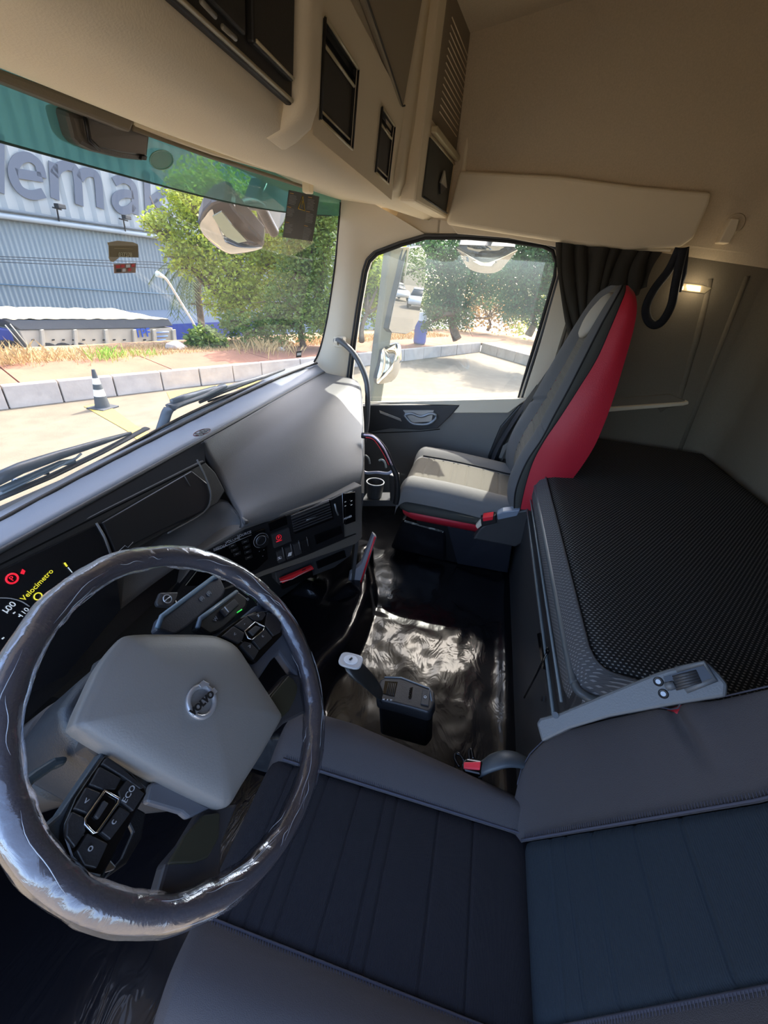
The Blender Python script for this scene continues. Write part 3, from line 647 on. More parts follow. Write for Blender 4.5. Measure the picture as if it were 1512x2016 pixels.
dx_ = (dpx(100, 1120) - dpx(55, 1165)).normalized(); dy_ = DN.cross(dx_)
dsz = (dpx(110, 1112) - dpx(40, 1178)).length
text('display_word', 'Velocímetro', dpx(74, 1151, 0.014), dx_, dy_, dsz * 0.17, EMY, ic, ext=0.0002)
text('dial_number', '100', dpx(18, 1197, 0.014), dx_, dy_, dsz * 0.19, EMW, ic)
text('dial_number', '110', dpx(47, 1206, 0.014), dx_, dy_, dsz * 0.15, EMW, ic)
tube('dial_arc', spline([dpx(-10, 1177, 0.013), dpx(20, 1178, 0.013), dpx(42, 1184, 0.013), dpx(58, 1194, 0.013)], 4), 0.0008, DIMWHITE, ic)
for (px, py) in ((13, 1205), (26, 1208), (37, 1214), (4, 1258)): tube('dial_tick', [dpx(px, py, 0.013), dpx(px + 4, py - 3, 0.013)], 0.0012, EMW, ic)
vv, ff = ring_vf(dpx(24, 1139, 0.014), DN, 0.008, 0.0016, 20, 6); mesh('brake_warning', vv, ff, EMR, ic)
text('brake_letter', 'P', dpx(24, 1139, 0.014), dx_, dy_, 0.012, EMR, ic)
mesh('belt_warning', [dpx(40, 1129, .014), dpx(44, 1120, .014), dpx(50, 1124, .014), dpx(47, 1131, .014)], [(0, 1, 2, 3)], EMR, ic, solid=0.001)
vv, ff = ring_vf(dpx(75, 1174, 0.014), DN, 0.006, 0.0011, 16, 5); mesh('cruise_symbol', vv, ff, EMY, ic)
tube('level_bar', [dpx(127, 1108, .014), dpx(132, 1115, .014)], 0.0016, EMY, ic); tube('level_bar', [dpx(134, 1117, .014), dpx(142, 1127, .014)], 0.0009, EMW, ic)
tube('screen_mark', [dpx(234, 1085, .014), dpx(246, 1074, .014), dpx(252, 1078, .014), dpx(262, 1067, .014)], 0.0007, DIMWHITE, cdp)
tube('screen_glint', [dpx(362, 935, .014), dpx(375, 957, .014)], 0.001, mat('dim mark', (70, 70, 70), 0.5), cdp)
# lower grey sweep beneath the hood, towards the wheel
swp = spline([S5, at(441, 985, z=0.62), at(380, 1015, z=0.61), at(250, 1086, z=0.60), at(150, 1150, z=0.60)], 5); swl = spline([at(482, 1040, z=0.585), at(440, 1058, z=0.575), at(400, 1080, z=0.565), at(300, 1150, z=0.55), at(200, 1228, z=0.54)], 5)
def sweep(u, v):
    i = u * (len(swp) - 1); a = int(i); b = min(a + 1, len(swp) - 1); p = swp[a].lerp(swp[b], i - a); q = swl[a].lerp(swl[b], i - a)
    return p.lerp(q, v) + Vector((0, -0.012, 0.012)) * math.sin(v * PI)
grid('lower_sweep', sweep, 30, 8, DASH, db, solid=0.01)
# body behind everything
prism('dash_body', [(-1.12, 0.66, 0.50), (-1.12, 0.97, 0.50), (-1.12, 0.97, 0.72), (-1.12, 0.77, 0.72)], (2.1, 0, 0), BLACK, db)
prism('knee_panel', [(-0.50, 0.74, 0.50), (0.12, 0.46, 0.36), (0.24, 0.52, 0.12), (-0.50, 0.82, 0.10), (-0.62, 0.88, 0.3)], (0.03, 0.1, 0.0), mat('knee black', (14, 14, 15), 0.85), db)

# centre stack: an inclined panel turned towards the driver
C1 = at(713, 962, x=0.15); C0 = at(400, 1078, z=0.585); C2 = at(713, 1062, x=0.15)
CU = (C0 - C1).normalized(); CN = CU.cross(C2 - C1).normalized()
if CN.dot(CAM - C1) < 0: CN = -CN
def cs(px, py, d=0.0): return on(px, py, C1 + CN * d, CN)
def csp(P, d=0.0): return [cs(*p, d) for p in P]
stack = slab('stack_frame', csp([(395, 1085), (480, 1037), (560, 1010), (640, 985), (713, 955), (714, 1058), (700, 1072), (520, 1134), (450, 1160), (330, 1190)]), 0.05, DASHLOW, db, bevel=0.005)
slab('stack_face', csp([(398, 1089), (482, 1042), (562, 1014), (640, 988), (672, 972), (676, 1058), (700, 1050), (690, 1054), (600, 1092), (515, 1122), (420, 1165), (330, 1185)]), 0.02, BLACK, db, lift=0.006)
csx = (cs(660, 980) - cs(480, 1045)).normalized(); csy = CN.cross(csx)
pxm = (cs(660, 1010) - cs(560, 1045)).length / math.hypot(100, 35)
# radio / climate unit
rad = slab('radio_unit', csp([(404, 1094), (482, 1050), (518, 1038), (524, 1098), (502, 1118), (420, 1150), (360, 1150)]), 0.02, GLOSSBLK, db, lift=0.011, bevel=0.002)
text('radio_caption', 'MEDIA', cs(434, 1078, .014), csx, csy, 7 * pxm, DIMWHITE, rad); text('radio_caption', 'VOLUME', cs(458, 1064, .014), csx, csy, 6 * pxm, DIMWHITE, rad); text('radio_caption', 'SOURCE', cs(481, 1052, .014), csx, csy, 6 * pxm, DIMWHITE, rad)
tube('radio_line', csp([(423, 1084), (495, 1053)], .014), 0.0007, DIMWHITE, rad)
for (px, py) in ((458, 1074), (462, 1082), (467, 1090), (483, 1066), (486, 1076), (488, 1086), (490, 1097)):
    v_, f_ = box_vf(cs(px, py, .014), (11 * pxm, 5.5 * pxm, 0.004), Matrix((csx, csy, CN)).transposed()); mesh('radio_button', v_, f_, BLACK, rad, bevel=0.0006)
    tube('button_print', [cs(px - 3, py + 1.4, .017), cs(px + 3, py - 1, .017)], 0.0006, DIMWHITE, rad)
v_, f_ = disc_vf(cs(514, 1064, .012), CN, 11 * pxm, 0.012, 28, 10 * pxm); kn = mesh('volume_knob', v_, f_, BLACK, db, bevel=0.001)
vv, ff = ring_vf(cs(514, 1064, .024), CN, 8 * pxm, 0.0007, 24, 5); mesh('knob_ring', vv, ff, SILVER, kn)
vv, ff = ring_vf(cs(514, 1064, .014), CN, 12.5 * pxm, 0.0007, 24, 5); mesh('knob_ring', vv, ff, DIMWHITE, kn)
for (px, py) in ((510, 1086), (519, 1083), (517, 1095)): tube('key_dot', [cs(px, py, .014), cs(px + 1.5, py - 1, .014)], 0.0006, DIMWHITE, rad)
# card slot and parking brake switch
slab('card_slot', csp([(525, 1028), (560, 1013), (563, 1030), (529, 1044)]), 0.006, GLOSSBLK, db, lift=0.009, bevel=0.001)
pb = slab('park_brake_switch', csp([(530, 1050), (565, 1036), (570, 1062), (536, 1076)]), 0.012, DKGREY, db, lift=0.014, bevel=0.002)
vv, ff = ring_vf(cs(549, 1058, .0155), CN, 4.5 * pxm, 0.0006, 16, 5); mesh('switch_ring', vv, ff, EMR, pb); text('switch_letter', 'P', cs(549, 1058, .015), csx, csy, 6 * pxm, EMR, pb)
tube('switch_bar', csp([(544, 1067), (555, 1063)], .0155), 0.0009, EMR, pb)
# air vent with slats, thumb wheel
vt = slab('air_vent', csp([(571, 1012), (648, 982), (655, 1020), (578, 1050)]), 0.01, GLOSSBLK, db, lift=0.008, bevel=0.002)
for k in range(7):
    t = (k + 0.5) / 7
    a = cs(573 + 6 * t, 1014 + 34 * t, .013); b = cs(647 + 7 * t, 985 + 34 * t, .013)
    v_, f_ = box_vf((a + b) / 2, ((b - a).length, 2.6 * pxm, 0.004), Matrix(((b - a).normalized(), CN.cross((b - a).normalized()), CN)).transposed()); mesh('slat', v_, f_, DKGREY, vt)
tube('vent_tab', csp([(603, 1024), (622, 1017)], .018), 0.0012, SILVER, vt)
tube('thumb_wheel', csp([(659, 992), (662, 1005), (666, 1014)], .012), 0.003, SILVER, vt)
# vertical control strip at the right
vs = slab('side_switch_strip', csp([(674, 970), (695, 966), (696, 1024), (676, 1031)]), 0.012, GLOSSBLK, db, lift=0.012, bevel=0.002)
tube('strip_rim', csp([(676, 1030), (674, 971), (694, 967)], .015), 0.0009, SILVER, vs)
for (px, py) in ((680, 988), (692, 986), (680, 996), (692, 994)): tube('strip_mark', csp([(px - 1.5, py + .6), (px + 1.5, py - .6)], .0155), 0.0008, EMW, vs)
text('strip_word', 'POWER', cs(685, 1019, .0145), csx, csy, 5.5 * pxm, WHITE, vs)
# storage pockets
slab('pocket', csp([(616, 1052), (668, 1033), (672, 1048), (620, 1070)]), 0.004, GLOSSBLK, db, lift=0.009, bevel=0.002)
# rocker switches
for k, (x0, y0) in enumerate(((541, 1084), (557, 1077), (573, 1070), (589, 1063))):
    r_ = slab('rocker_switch', csp([(x0, y0), (x0 + 14, y0 - 6), (x0 + 18, y0 + 16), (x0 + 4, y0 + 22)]), 0.008, DKGREY if k < 3 else BLACK, db, lift=0.012, bevel=0.0015)
    if k == 0: text('switch_symbol', ':%:', cs(x0 + 9, y0 + 15, .0125), csx, csy, 8 * pxm, WHITE, r_)
    if k == 1: slab('switch_symbol', csp([(x0 + 5, y0 + 15), (x0 + 7, y0 + 8), (x0 + 13, y0 + 6), (x0 + 12, y0 + 13)]), 0.0005, WHITE, r_, lift=0.013)
    tube('switch_edge', csp([(x0 + 14.5, y0 - 6), (x0 + 18, y0 + 12)], .012), 0.0005, DIMWHITE, r_)
# lower row with the red card tray
slab('lower_fascia', csp([(545, 1130), (700, 1072), (694, 1096), (662, 1120), (560, 1160), (548, 1148)]), 0.03, DKGREY, db, lift=-0.01, bevel=0.003)
rt = slab('card_tray', csp([(549, 1138), (611, 1112), (614, 1117), (552, 1145)]), 0.012, REDPL, db, lift=0.012, bevel=0.001)
tube('tray_rim', csp([(551, 1146), (575, 1140), (614, 1119)], .014), 0.0011, mat('rim pale pink', (230, 200, 200), 0.3), rt)
text('tray_word', 'FIRE', cs(598, 1122, .0135), csx, csy, 4.5 * pxm, BLACK, rt)
slab('tray_slot', csp([(552, 1148), (614, 1122), (616, 1134), (556, 1160)]), 0.01, GLOSSBLK, db, lift=0.002)
slab('pocket', csp([(625, 1108), (680, 1085), (683, 1098), (628, 1121)]), 0.01, GLOSSBLK, db, lift=-0.004)
# red edged foot panel right of the stack
fpn = [at(735, 1052, x=0.16), at(742, 1058, x=0.16), at(712, 1152, x=0.16), at(684, 1168, x=0.16), at(690, 1130, x=0.16), at(712, 1110, x=0.16)]
fp0 = prism('foot_side_panel', fpn, (0.02, 0.01, 0), mat('panel pale grey', (128, 128, 136), 0.5, bump=(200, .4)), db, bevel=0.003)
tube('red_edge', [p + Vector((-0.004, -0.004, 0)) for p in (at(737, 1056, x=0.157), at(708, 1148, x=0.157))], 0.0035, REDPL, db)
tube('panel_foot', [at(686, 1164, x=0.155), at(710, 1150, x=0.155)], 0.006, mat('panel pale lilac', (150, 150, 172), .4), db)
# small black emblem sticker on the dash strip
ts = thing('dash_sticker', 'small black and red oval sticker on the dash top strip', 'sticker', at(398, 852, z=0.79))
e0 = at(398, 852, z=0.797)
vv, ff = disc_vf(e0, (0, 0, 1), 0.034, 0.0012, 28); o_ = mesh('sticker_film', [Vector((p[0] * 1.0, e0.y + (p[1] - e0.y) * 0.45, p[2])) for p in vv], ff, mat('sticker grey', (120, 126, 136), 0.5), ts)
vv, ff = ring_vf(e0 + Vector((0, 0, 0.0015)), (0, 0, 1), 0.033, 0.0016, 28, 5); mesh('sticker_rim', [Vector((p[0], e0.y + (p[1] - e0.y) * 0.45, p[2])) for p in vv], ff, mat('sticker maroon', (90, 30, 34), 0.5), ts)
text('sticker_word', 'globe', e0 + Vector((0, 0, 0.0025)), (1, 0.1, 0), (0, 1, 0), 0.028, BLACK, ts, bold=0.001)

# grab pole at the pillar and the grab handle with cup holder on the dash end
pole = thing('grab_pole', 'curved grey plastic grab bar from windscreen pillar to dash end', 'grab bar', at(715, 850, x=0.9))
tube('pole_bar', spline([at(660, 671, x=0.97), at(672, 673, x=0.95), at(698, 698, x=0.93), at(718, 738, x=0.90), at(724, 775, x=0.88), at(722, 830, x=0.86), at(716, 870, x=0.84)], 6), 0.0135, mat('bar grey', (88, 88, 88), 0.4), pole)
disc('pole_collar', at(662, 671, x=0.97), (-0.4, -1, -0.1), 0.018, 0.02, IVORY, pole)
gh = thing('cup_holder_handle', 'black grab handle with chrome red edge and cup holder on the dash end', 'cup holder', at(745, 990, x=0.42))
GX = 0.42
def g_(px, py, d=0.0): return at(px, py, x=GX + d)
tube('handle_bow', spline([g_(712, 857), g_(735, 862), g_(757, 885), g_(772, 918), g_(781, 940), g_(782, 975), g_(779, 992)], 5), 0.012, BLACK, gh, flat=(0.012, 0.008, (1, 0, 0)))
tube('chrome_edge', spline([g_(716, 856, -.008), g_(736, 860, -.008), g_(757, 884, -.008), g_(772, 916, -.008)], 5), 0.0035, mat('pinkish chrome', (226, 205, 222), 0.2, .7), gh)
tube('red_line', spline([g_(720, 861, -.012), g_(736, 866, -.012), g_(753, 890, -.012), g_(766, 916, -.012)], 5), 0.0018, REDPL, gh)
tube('cross_bar', spline([g_(712, 925), g_(722, 931), g_(742, 930), g_(764, 932), g_(774, 925)], 5), 0.006, mat('bar pale lilac grey', (170, 172, 190), 0.35), gh)
cc = g_(738, 962, 0.03)
for k, (z0, r0, r1) in enumerate(((-0.035, 0.030, 0.036),)):
    vv = []; ff = []
    for i in range(24):
        a = 2 * PI * i / 24; vv += [cc + Vector((math.cos(a) * r0, math.sin(a) * r0, z0)), cc + Vector((math.cos(a) * r1, math.sin(a) * r1, 0.03))]
    for i in range(24): j = (i + 1) % 24; ff.append((2 * i, 2 * j, 2 * j + 1, 2 * i + 1))
    ff.append(tuple(range(0, 48, 2)))
    mesh('cup', vv, ff, DKGREY, gh, solid=0.003)
vv, ff = ring_vf(cc + Vector((0, 0, 0.031)), (0, 0, 1), 0.036, 0.0025, 28, 6); mesh('cup_rim', vv, ff, mat('rim light grey', (150, 152, 158), 0.4), gh)
prism('holder_floor', [g_(712, 985), g_(782, 985), g_(780, 997), g_(712, 997)], (0.08, 0, 0), DKGREY, gh, bevel=0.003)
prism('holder_post', [g_(766, 935), g_(782, 940), g_(782, 992), g_(768, 990)], (0.05, 0, 0), BLACK, gh, bevel=0.003)
for px, py in ((752, 913), (720, 905)): tube('clip', spline([g_(px - 6, py - 6), g_(px, py - 8), g_(px + 6, py - 2), g_(px + 8, py + 8)], 3), 0.004, mat('clip pale', (150, 150, 140), .4), gh)

# ------------------------------------------------------------------ centre floor with its vinyl, ridge and seat box
TZ = 0.10
ridge = spline([at(735, 1120, z=TZ), at(744, 1180, z=TZ), at(732, 1230, z=TZ), at(705, 1300, z=TZ), at(660, 1350, z=TZ), at(640, 1400, z=TZ)], 6)
def rdist(x, y):
    best = 9; sgn = 1
    for i in range(len(ridge) - 1):
        a, b = ridge[i], ridge[i + 1]; ab = Vector((b.x - a.x, b.y - a.y)); ap = Vector((x - a.x, y - a.y))
        t = max(0, min(1, ap.dot(ab) / ab.length_squared)); d = (ap - ab * t).length
        if d < best: best = d; sgn = 1 if ab.x * ap.y - ab.y * ap.x < 0 else -1
    return best * sgn
random.seed(3)
def tun(u, v):
    x = -0.50 + 1.52 * u; y = -0.30 + 1.2 * v; d = rdist(x, y)
    z = TZ
    if d > 0: z += 0.10 * (1 - math.exp(-(d / 0.03) ** 2)) * (1 if d < 0.035 else math.exp(-((d - 0.035) / 0.10) ** 2) * 0.9 + 0.1)
    z += 0.012 * math.exp(-((y + 0.262) / 0.02) ** 2)
    nz = noise.noise(Vector((x * 9, y * 16, 0.3))); n2 = noise.noise(Vector((x * 22, y * 30, 1.3)))
    z += 0.0035 * nz + 0.0012 * n2
    if x > 0.1: z += 0.02 * math.exp(-((x - 0.13) / 0.05) ** 2) * max(0, min(1, (y - 0.15) * 5)) * (1 + math.sin(y * 40))
    e = max(0, (-0.46 - x) / 0.04); z -= 0.1 * min(1, e)
    return (x, y, z)
fm = grid('floor_mat', tun, 220, 170, VINYL); tag(fm, 'glossy black vinyl floor covering wrinkled over the cab tunnel', 'floor mat')
for px, py in ((728, 1258), (700, 1268), (886, 1114), (742, 1090)): pass
# ------------------------------------------------------------------ steering wheel
WC = Vector((-0.758, 0.280, 0.718)); _t, _y = 0.737, 0.118
WN = Vector((math.sin(_y) * math.cos(_t), -math.cos(_y) * math.cos(_t), math.sin(_t)))
WU = Vector((0, 0, 1)).cross(WN).normalized(); WV = WN.cross(WU)
def wp(px, py, d=0.0): return on(px, py, WC + WN * d, WN)
def wpp(P, d=0.0): return [wp(*p, d) for p in P]
sw = thing('steering_wheel', 'black four spoke truck steering wheel wrapped in clear plastic film', 'steering wheel', WC)
RIM = mat('rim dark leather', (84, 80, 84), 0.5, bump=(300, 0.3))
v_, f_ = ring_vf(WC, WN, 0.2075, 0.0142, 96, 14); mesh('rim', v_, f_, RIM, sw, smooth=True)
# loose film around the rim
def film(u, v):
    a = 2 * PI * u; b = 2 * PI * v; e = WU * math.cos(a) + WV * math.sin(a)
    p0 = Vector((math.cos(a) * 3, math.sin(a) * 3, math.cos(b) * 0.7))
    r = 0.0172 + 0.0018 * noise.noise(p0 * 1.6) + 0.0008 * noise.noise(Vector((math.cos(a) * 14, math.sin(a) * 14, b * 1.2))) + 0.0010 * noise.noise(Vector((a * 5, math.cos(b) * 7, math.sin(b) * 7)))
    inner = max(0, -math.cos(b)); r += inner * 0.003 * noise.noise(Vector((math.cos(a) * 9, math.sin(a) * 9, 5)))
    return WC + e * (0.2075 + r * math.cos(b)) + WN * r * math.sin(b)
grid('plastic_film', film, 260, 28, FILM, sw)
# creased film edge along the inside of the rim
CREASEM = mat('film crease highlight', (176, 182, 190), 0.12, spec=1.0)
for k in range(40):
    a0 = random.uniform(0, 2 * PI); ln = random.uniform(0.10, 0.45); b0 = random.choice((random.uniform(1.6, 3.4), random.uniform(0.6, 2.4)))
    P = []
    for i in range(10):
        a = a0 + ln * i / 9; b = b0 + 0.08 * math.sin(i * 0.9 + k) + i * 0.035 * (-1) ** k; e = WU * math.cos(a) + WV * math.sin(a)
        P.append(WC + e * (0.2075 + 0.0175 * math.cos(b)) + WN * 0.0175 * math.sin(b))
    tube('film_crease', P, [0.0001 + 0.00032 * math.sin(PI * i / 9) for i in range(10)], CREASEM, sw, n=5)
# column cowl and body behind the wheel
cowl = thing('steering_column', 'dark steering column cowl with stalks behind the steering wheel', 'steering column', (-0.74, 0.50, 0.42))
body = [wpp([(118, 1440), (112, 1400), (150, 1345), (215, 1290), (270, 1262), (330, 1255), (440, 1275), (480, 1330), (500, 1420), (430, 1560), (330, 1600), (160, 1500)], -0.045), ]
A0 = body[0]; c0 = sum(A0, Vector()) / len(A0); A1 = [c0 + (p - c0) * 0.9 - WN * 0.10 for p in A0]; A2 = [c0 + (p - c0) * 0.55 - WN * 0.28 for p in A0]; Am = [c0 + (p - c0) * 0.93 + WN * 0.012 for p in A0]
loft('cowl', [Am, A0, A1, A2], mat('cowl grey', (40, 44, 49), 0.42, bump=(400, 0.25)), cowl, bevel=0.006)
tube('column_shaft', [c0 - WN * 0.2, c0 - WN * 0.62], [0.075, 0.055], BLACK, cowl, n=20)
# back plate joining hub to rim
PLATE = mat('spoke dark plastic', (40, 40, 42), 0.5, bump=(400, 0.2))
SPK = mat('spoke silver grey', (66, 74, 80), 0.42)
slab('hub_back', wpp([(205, 1290), (430, 1270), (540, 1380), (520, 1440), (440, 1590), (300, 1570), (170, 1470), (170, 1400)], -0.02), 0.03, PLATE, sw, bevel=0.004)
# right upper spoke
slab('spoke', wpp([(415, 1262), (470, 1222), (505, 1192), (534, 1186), (562, 1215), (578, 1270), (592, 1335), (575, 1320), (550, 1285), (535, 1300), (505, 1345), (480, 1330)], -0.012), 0.018, mat('spoke grey', (74, 76, 84), 0.45), sw, bevel=0.004)
# left spoke
slab('spoke', wpp([(203, 1478), (160, 1540), (118, 1602), (74, 1640), (66, 1658), (110, 1712), (150, 1740), (205, 1735), (215, 1700), (135, 1660), (132, 1610), (216, 1492)], -0.012), 0.018, SPK, sw, bevel=0.004)
# lower spokes
slab('spoke', wpp([(525, 1372), (566, 1326), (604, 1330), (618, 1400), (604, 1402), (560, 1424), (530, 1452), (500, 1480)], -0.012), 0.018, mat('spoke dark grey', (60, 58, 60), 0.45), sw, bevel=0.004)
slab('spoke', wpp([(440, 1585), (400, 1592), (360, 1660), (326, 1700), (306, 1772), (345, 1788), (420, 1768), (436, 1720), (438, 1660), (470, 1580)], -0.012), 0.018, mat('spoke dark grey two', (56, 54, 56), 0.45), sw, bevel=0.004)
INS = mat('spoke inlay olive black', (50, 49, 38), 0.35)
slab('spoke_inlay', wpp([(529, 1374), (566, 1330), (578, 1338), (586, 1356), (580, 1378), (567, 1402), (538, 1427), (534, 1400)], -0.005), 0.006, INS, sw, lift=0.002, bevel=0.002)
slab('spoke_inlay', wpp([(330, 1702), (362, 1645), (400, 1604), (432, 1600), (430, 1650), (408, 1690), (380, 1700)], -0.005), 0.006, INS, sw, lift=0.002, bevel=0.002)
slab('hub_trim', wpp([(300, 1540), (318, 1538), (418, 1590), (372, 1612), (358, 1600), (290, 1580)], -0.008), 0.012, mat('hub trim grey', (92, 94, 100), 0.4), sw, bevel=0.003)
# airbag pad
padP = [(146, 1418), (166, 1370), (195, 1310), (232, 1262), (256, 1252), (330, 1251), (400, 1252), (430, 1258), (462, 1276), (492, 1320), (520, 1362), (546, 1402), (550, 1412), (546, 1424), (512, 1484), (470, 1550), (450, 1584), (438, 1591), (420, 1588), (330, 1545), (240, 1494), (152, 1440)]
P_ = spline(wpp(padP, 0.0), 3, closed=True); pc = sum(P_, Vector()) / len(P_)
rings = [[pc + (p - pc) * s + WN * h for p in P_] for s, h in ((0.93, -0.03), (0.985, -0.02), (1.0, -0.008), (1.0, 0.0), (0.988, 0.006), (0.93, 0.011), (0.75, 0.017), (0.45, 0.021), (0.15, 0.0225))]
pad_ = loft('hub_pad', rings, mat('hub pad grey', (124, 122, 119), 0.42, bump=(500, 0.3, 0.0008)), sw)
# emblem ring, arrow, bar with lettering
EC = wp(397, 1381, 0.024)
def em(px, py, d=0.024): return wp(px, py, d)
EMB = mat('emblem silver', (180, 180, 182), 0.3, 0.5); 
v_, f_ = ring_vf(EC, WN, (em(425, 1381) - EC).length * 0.90, 0.0034, 40, 8); emb = mesh('emblem', v_, f_, EMB, pad_, smooth=True)
slab('emblem_bar', [em(372, 1403), em(379, 1411), em(425, 1363), em(418, 1355)], 0.003, EMB, pad_, lift=0.0042, bevel=0.0006)
slab('emblem_arrow', [em(397, 1341), em(409, 1347), em(407, 1357), em(402, 1353), em(392, 1355), em(388, 1350)], 0.004, EMB, pad_, lift=0.0038, bevel=0.0006)
ux = (em(425, 1359) - em(376, 1407)).normalized()
text('emblem_word', 'VOLVO', em(399, 1384, 0.0288), ux, WN.cross(ux), 0.0115, mat('emblem black', (20, 20, 22), 0.5), pad_, bold=0.0005)
# button clusters
def cluster(outline, cells, frame, wheelp, prints):
    b = slab('button_base', wpp(outline, 0.0), 0.012, GLOSSBLK, sw, lift=0.0, bevel=0.002)
    for c in cells:
        cc_ = (sum(p[0] for p in c) / len(c), sum(p[1] for p in c) / len(c))
        slab('button', wpp([(cc_[0] + (p[0] - cc_[0]) * 0.955, cc_[1] + (p[1] - cc_[1]) * 0.955) for p in c], 0.003), 0.005, mat('button black', (38, 38, 40), 0.42, bump=(400, .2)), b, lift=0.001, bevel=0.0012)
    fr_ = wpp(frame, 0.007); tube('button_frame', fr_, 0.0013, CHROME, b, closed=True)
    slab('roller_well', wpp(frame, 0.005), 0.002, GLOSSBLK, b)
    slab('roller', wpp(wheelp, 0.007), 0.004, DKGREY, b, lift=0.002, bevel=0.001)
    for (s, px, py, sz) in prints: text('print', s, wp(px, py, 0.0062), WU + WV * 0.0, WV, sz, DIMWHITE, b)
cluster([(424, 1253), (448, 1236), (474, 1216), (505, 1203), (530, 1202), (548, 1212), (557, 1230), (557, 1250), (530, 1278), (505, 1305), (494, 1300), (470, 1285)],
        [[(436, 1252), (459, 1232), (482, 1246), (478, 1260), (470, 1268)], [(461, 1231), (485, 1213), (500, 1225), (484, 1243)], [(487, 1212), (518, 1203), (524, 1210), (516, 1222), (502, 1224)], [(526, 1204), (545, 1212), (555, 1228), (552, 1246), (538, 1254), (520, 1230)], [(497, 1262), (519, 1234), (537, 1256), (512, 1280)], [(472, 1270), (480, 1262), (494, 1266), (510, 1282), (500, 1300)]],
        [(482, 1243), (502, 1225), (520, 1234), (518, 1242), (497, 1260), (488, 1256)], [(489, 1243), (502, 1232), (512, 1237), (498, 1252)],
        [('x', 508, 1211, 0.009), ('-', 481, 1228, 0.008), ('<', 463, 1249, 0.008), ('c', 517, 1252, 0.008), ('>', 492, 1272, 0.009)])
cluster([(208, 1486), (222, 1495), (260, 1520), (288, 1552), (290, 1562), (268, 1600), (222, 1690), (200, 1728), (172, 1722), (140, 1690), (126, 1650), (128, 1622), (150, 1570), (180, 1525)],
        [[(208, 1490), (246, 1516), (286, 1552), (276, 1556), (240, 1530), (198, 1504)], [(196, 1508), (240, 1532), (228, 1556), (200, 1556), (174, 1546)], [(170, 1548), (200, 1560), (176, 1606), (144, 1594)], [(250, 1533), (286, 1562), (262, 1600), (236, 1580), (230, 1558)], [(142, 1596), (166, 1608), (170, 1636), (146, 1672), (128, 1648), (130, 1620)], [(236, 1586), (258, 1600), (216, 1656), (196, 1640)], [(172, 1638), (214, 1660), (190, 1712), (164, 1706), (148, 1676)]],
        [(206, 1557), (234, 1572), (232, 1582), (192, 1638), (184, 1640), (167, 1622), (168, 1612)], [(203, 1576), (213, 1582), (192, 1614), (184, 1608)],
        [('ECO', 254, 1563, 0.008), ('<', 171, 1577, 0.008), ('c', 223, 1618, 0.009), ('o', 177, 1670, 0.009)])
# stalks on the column
def stalk(P, d, nm, m, prints=()):
    s = slab(nm, wpp(P, d), 0.02, m, cowl, bevel=0.005, seg=3)
    for (t_, px, py, sz) in prints: text('print', t_, wp(px, py, d + 0.001), WU, WV, sz, DIMWHITE, s)
    return s
STK = mat('stalk dark', (52, 54, 62), 0.42, bump=(400, .2))
stalk([(308, 1240), (315, 1215), (330, 1205), (420, 1136), (434, 1134), (446, 1160), (440, 1175), (370, 1235), (345, 1252)], -0.07, 'stalk', STK, [('(8)', 397, 1178, 0.009), ('(8)', 411, 1168, 0.009)])
tube('stalk_edge', wpp([(310, 1236), (318, 1214), (420, 1137), (432, 1135)], -0.068), 0.004, mat('stalk blue grey', (112, 130, 142), 0.35), cowl)
s2 = stalk([(388, 1235), (392, 1222), (400, 1214), (462, 1165), (470, 1163), (492, 1180), (486, 1196), (440, 1240), (415, 1252)], -0.055, 'stalk', BLACK, [('W', 425, 1219, 0.009), ('O', 488, 1180, 0.007)])
tube('stalk_edge', wpp([(389, 1236), (394, 1218), (466, 1165)], -0.053), 0.004, mat('stalk blue grey two', (108, 122, 134), 0.35), cowl)
slab('stalk_rocker', wpp([(434, 1200), (462, 1178), (472, 1190), (446, 1214)], -0.05), 0.006, DKGREY, s2, bevel=0.002)
tube('stalk_line', wpp([(442, 1195), (450, 1205)], -0.047), 0.0009, WHITE, s2); tube('green_light', wpp([(467, 1206), (476, 1200)], -0.05), 0.001, EMG, s2)
stalk([(26, 1560), (40, 1538), (70, 1515), (110, 1490), (138, 1486), (132, 1505), (110, 1512), (70, 1540), (38, 1590)], -0.055, 'stalk', mat('stalk teal grey', (60, 70, 74), 0.4))
slab('chrome_lever', wpp([(216, 1690), (230, 1706), (226, 1712), (196, 1722)], -0.04), 0.01, CHROME, cowl, bevel=0.002)
slab('lever_guard', wpp([(225, 1560), (270, 1590), (288, 1600), (280, 1650), (250, 1700), (205, 1732), (240, 1690), (262, 1640)], -0.05), 0.006, BLACK, cowl, bevel=0.002)
# ignition key on the dash
key = thing('ignition_key', 'dark ignition key with a round silver badge by the stalks', 'key', at(330, 1180, y=0.56))
kp = Vector((0, -0.75, 0.66)).normalized(); k0 = at(332, 1180, y=0.54)
def kk(px, py, d=0): return on(px, py, k0 + kp * d, kp)
kb = slab('key_head', [kk(308, 1186), (kk(316, 1166)), kk(352, 1165), kk(348, 1180), kk(338, 1195), kk(312, 1193)], 0.012, DKGREY, key, bevel=0.003)
v_, f_ = ring_vf(kk(330, 1179, 0.001), kp, (kk(337, 1179) - kk(329, 1179)).length, 0.0013, 20, 6); mesh('key_badge', v_, f_, EMB, kb); tube('badge_bar', [kk(325, 1183, .001), kk(336, 1174, .001)], 0.0014, EMB, kb)
tube('key_ring', [kk(345, 1180, -.004), kk(347, 1190, -.004), kk(340, 1197, -.004)], 0.0012, CHROME, kb)

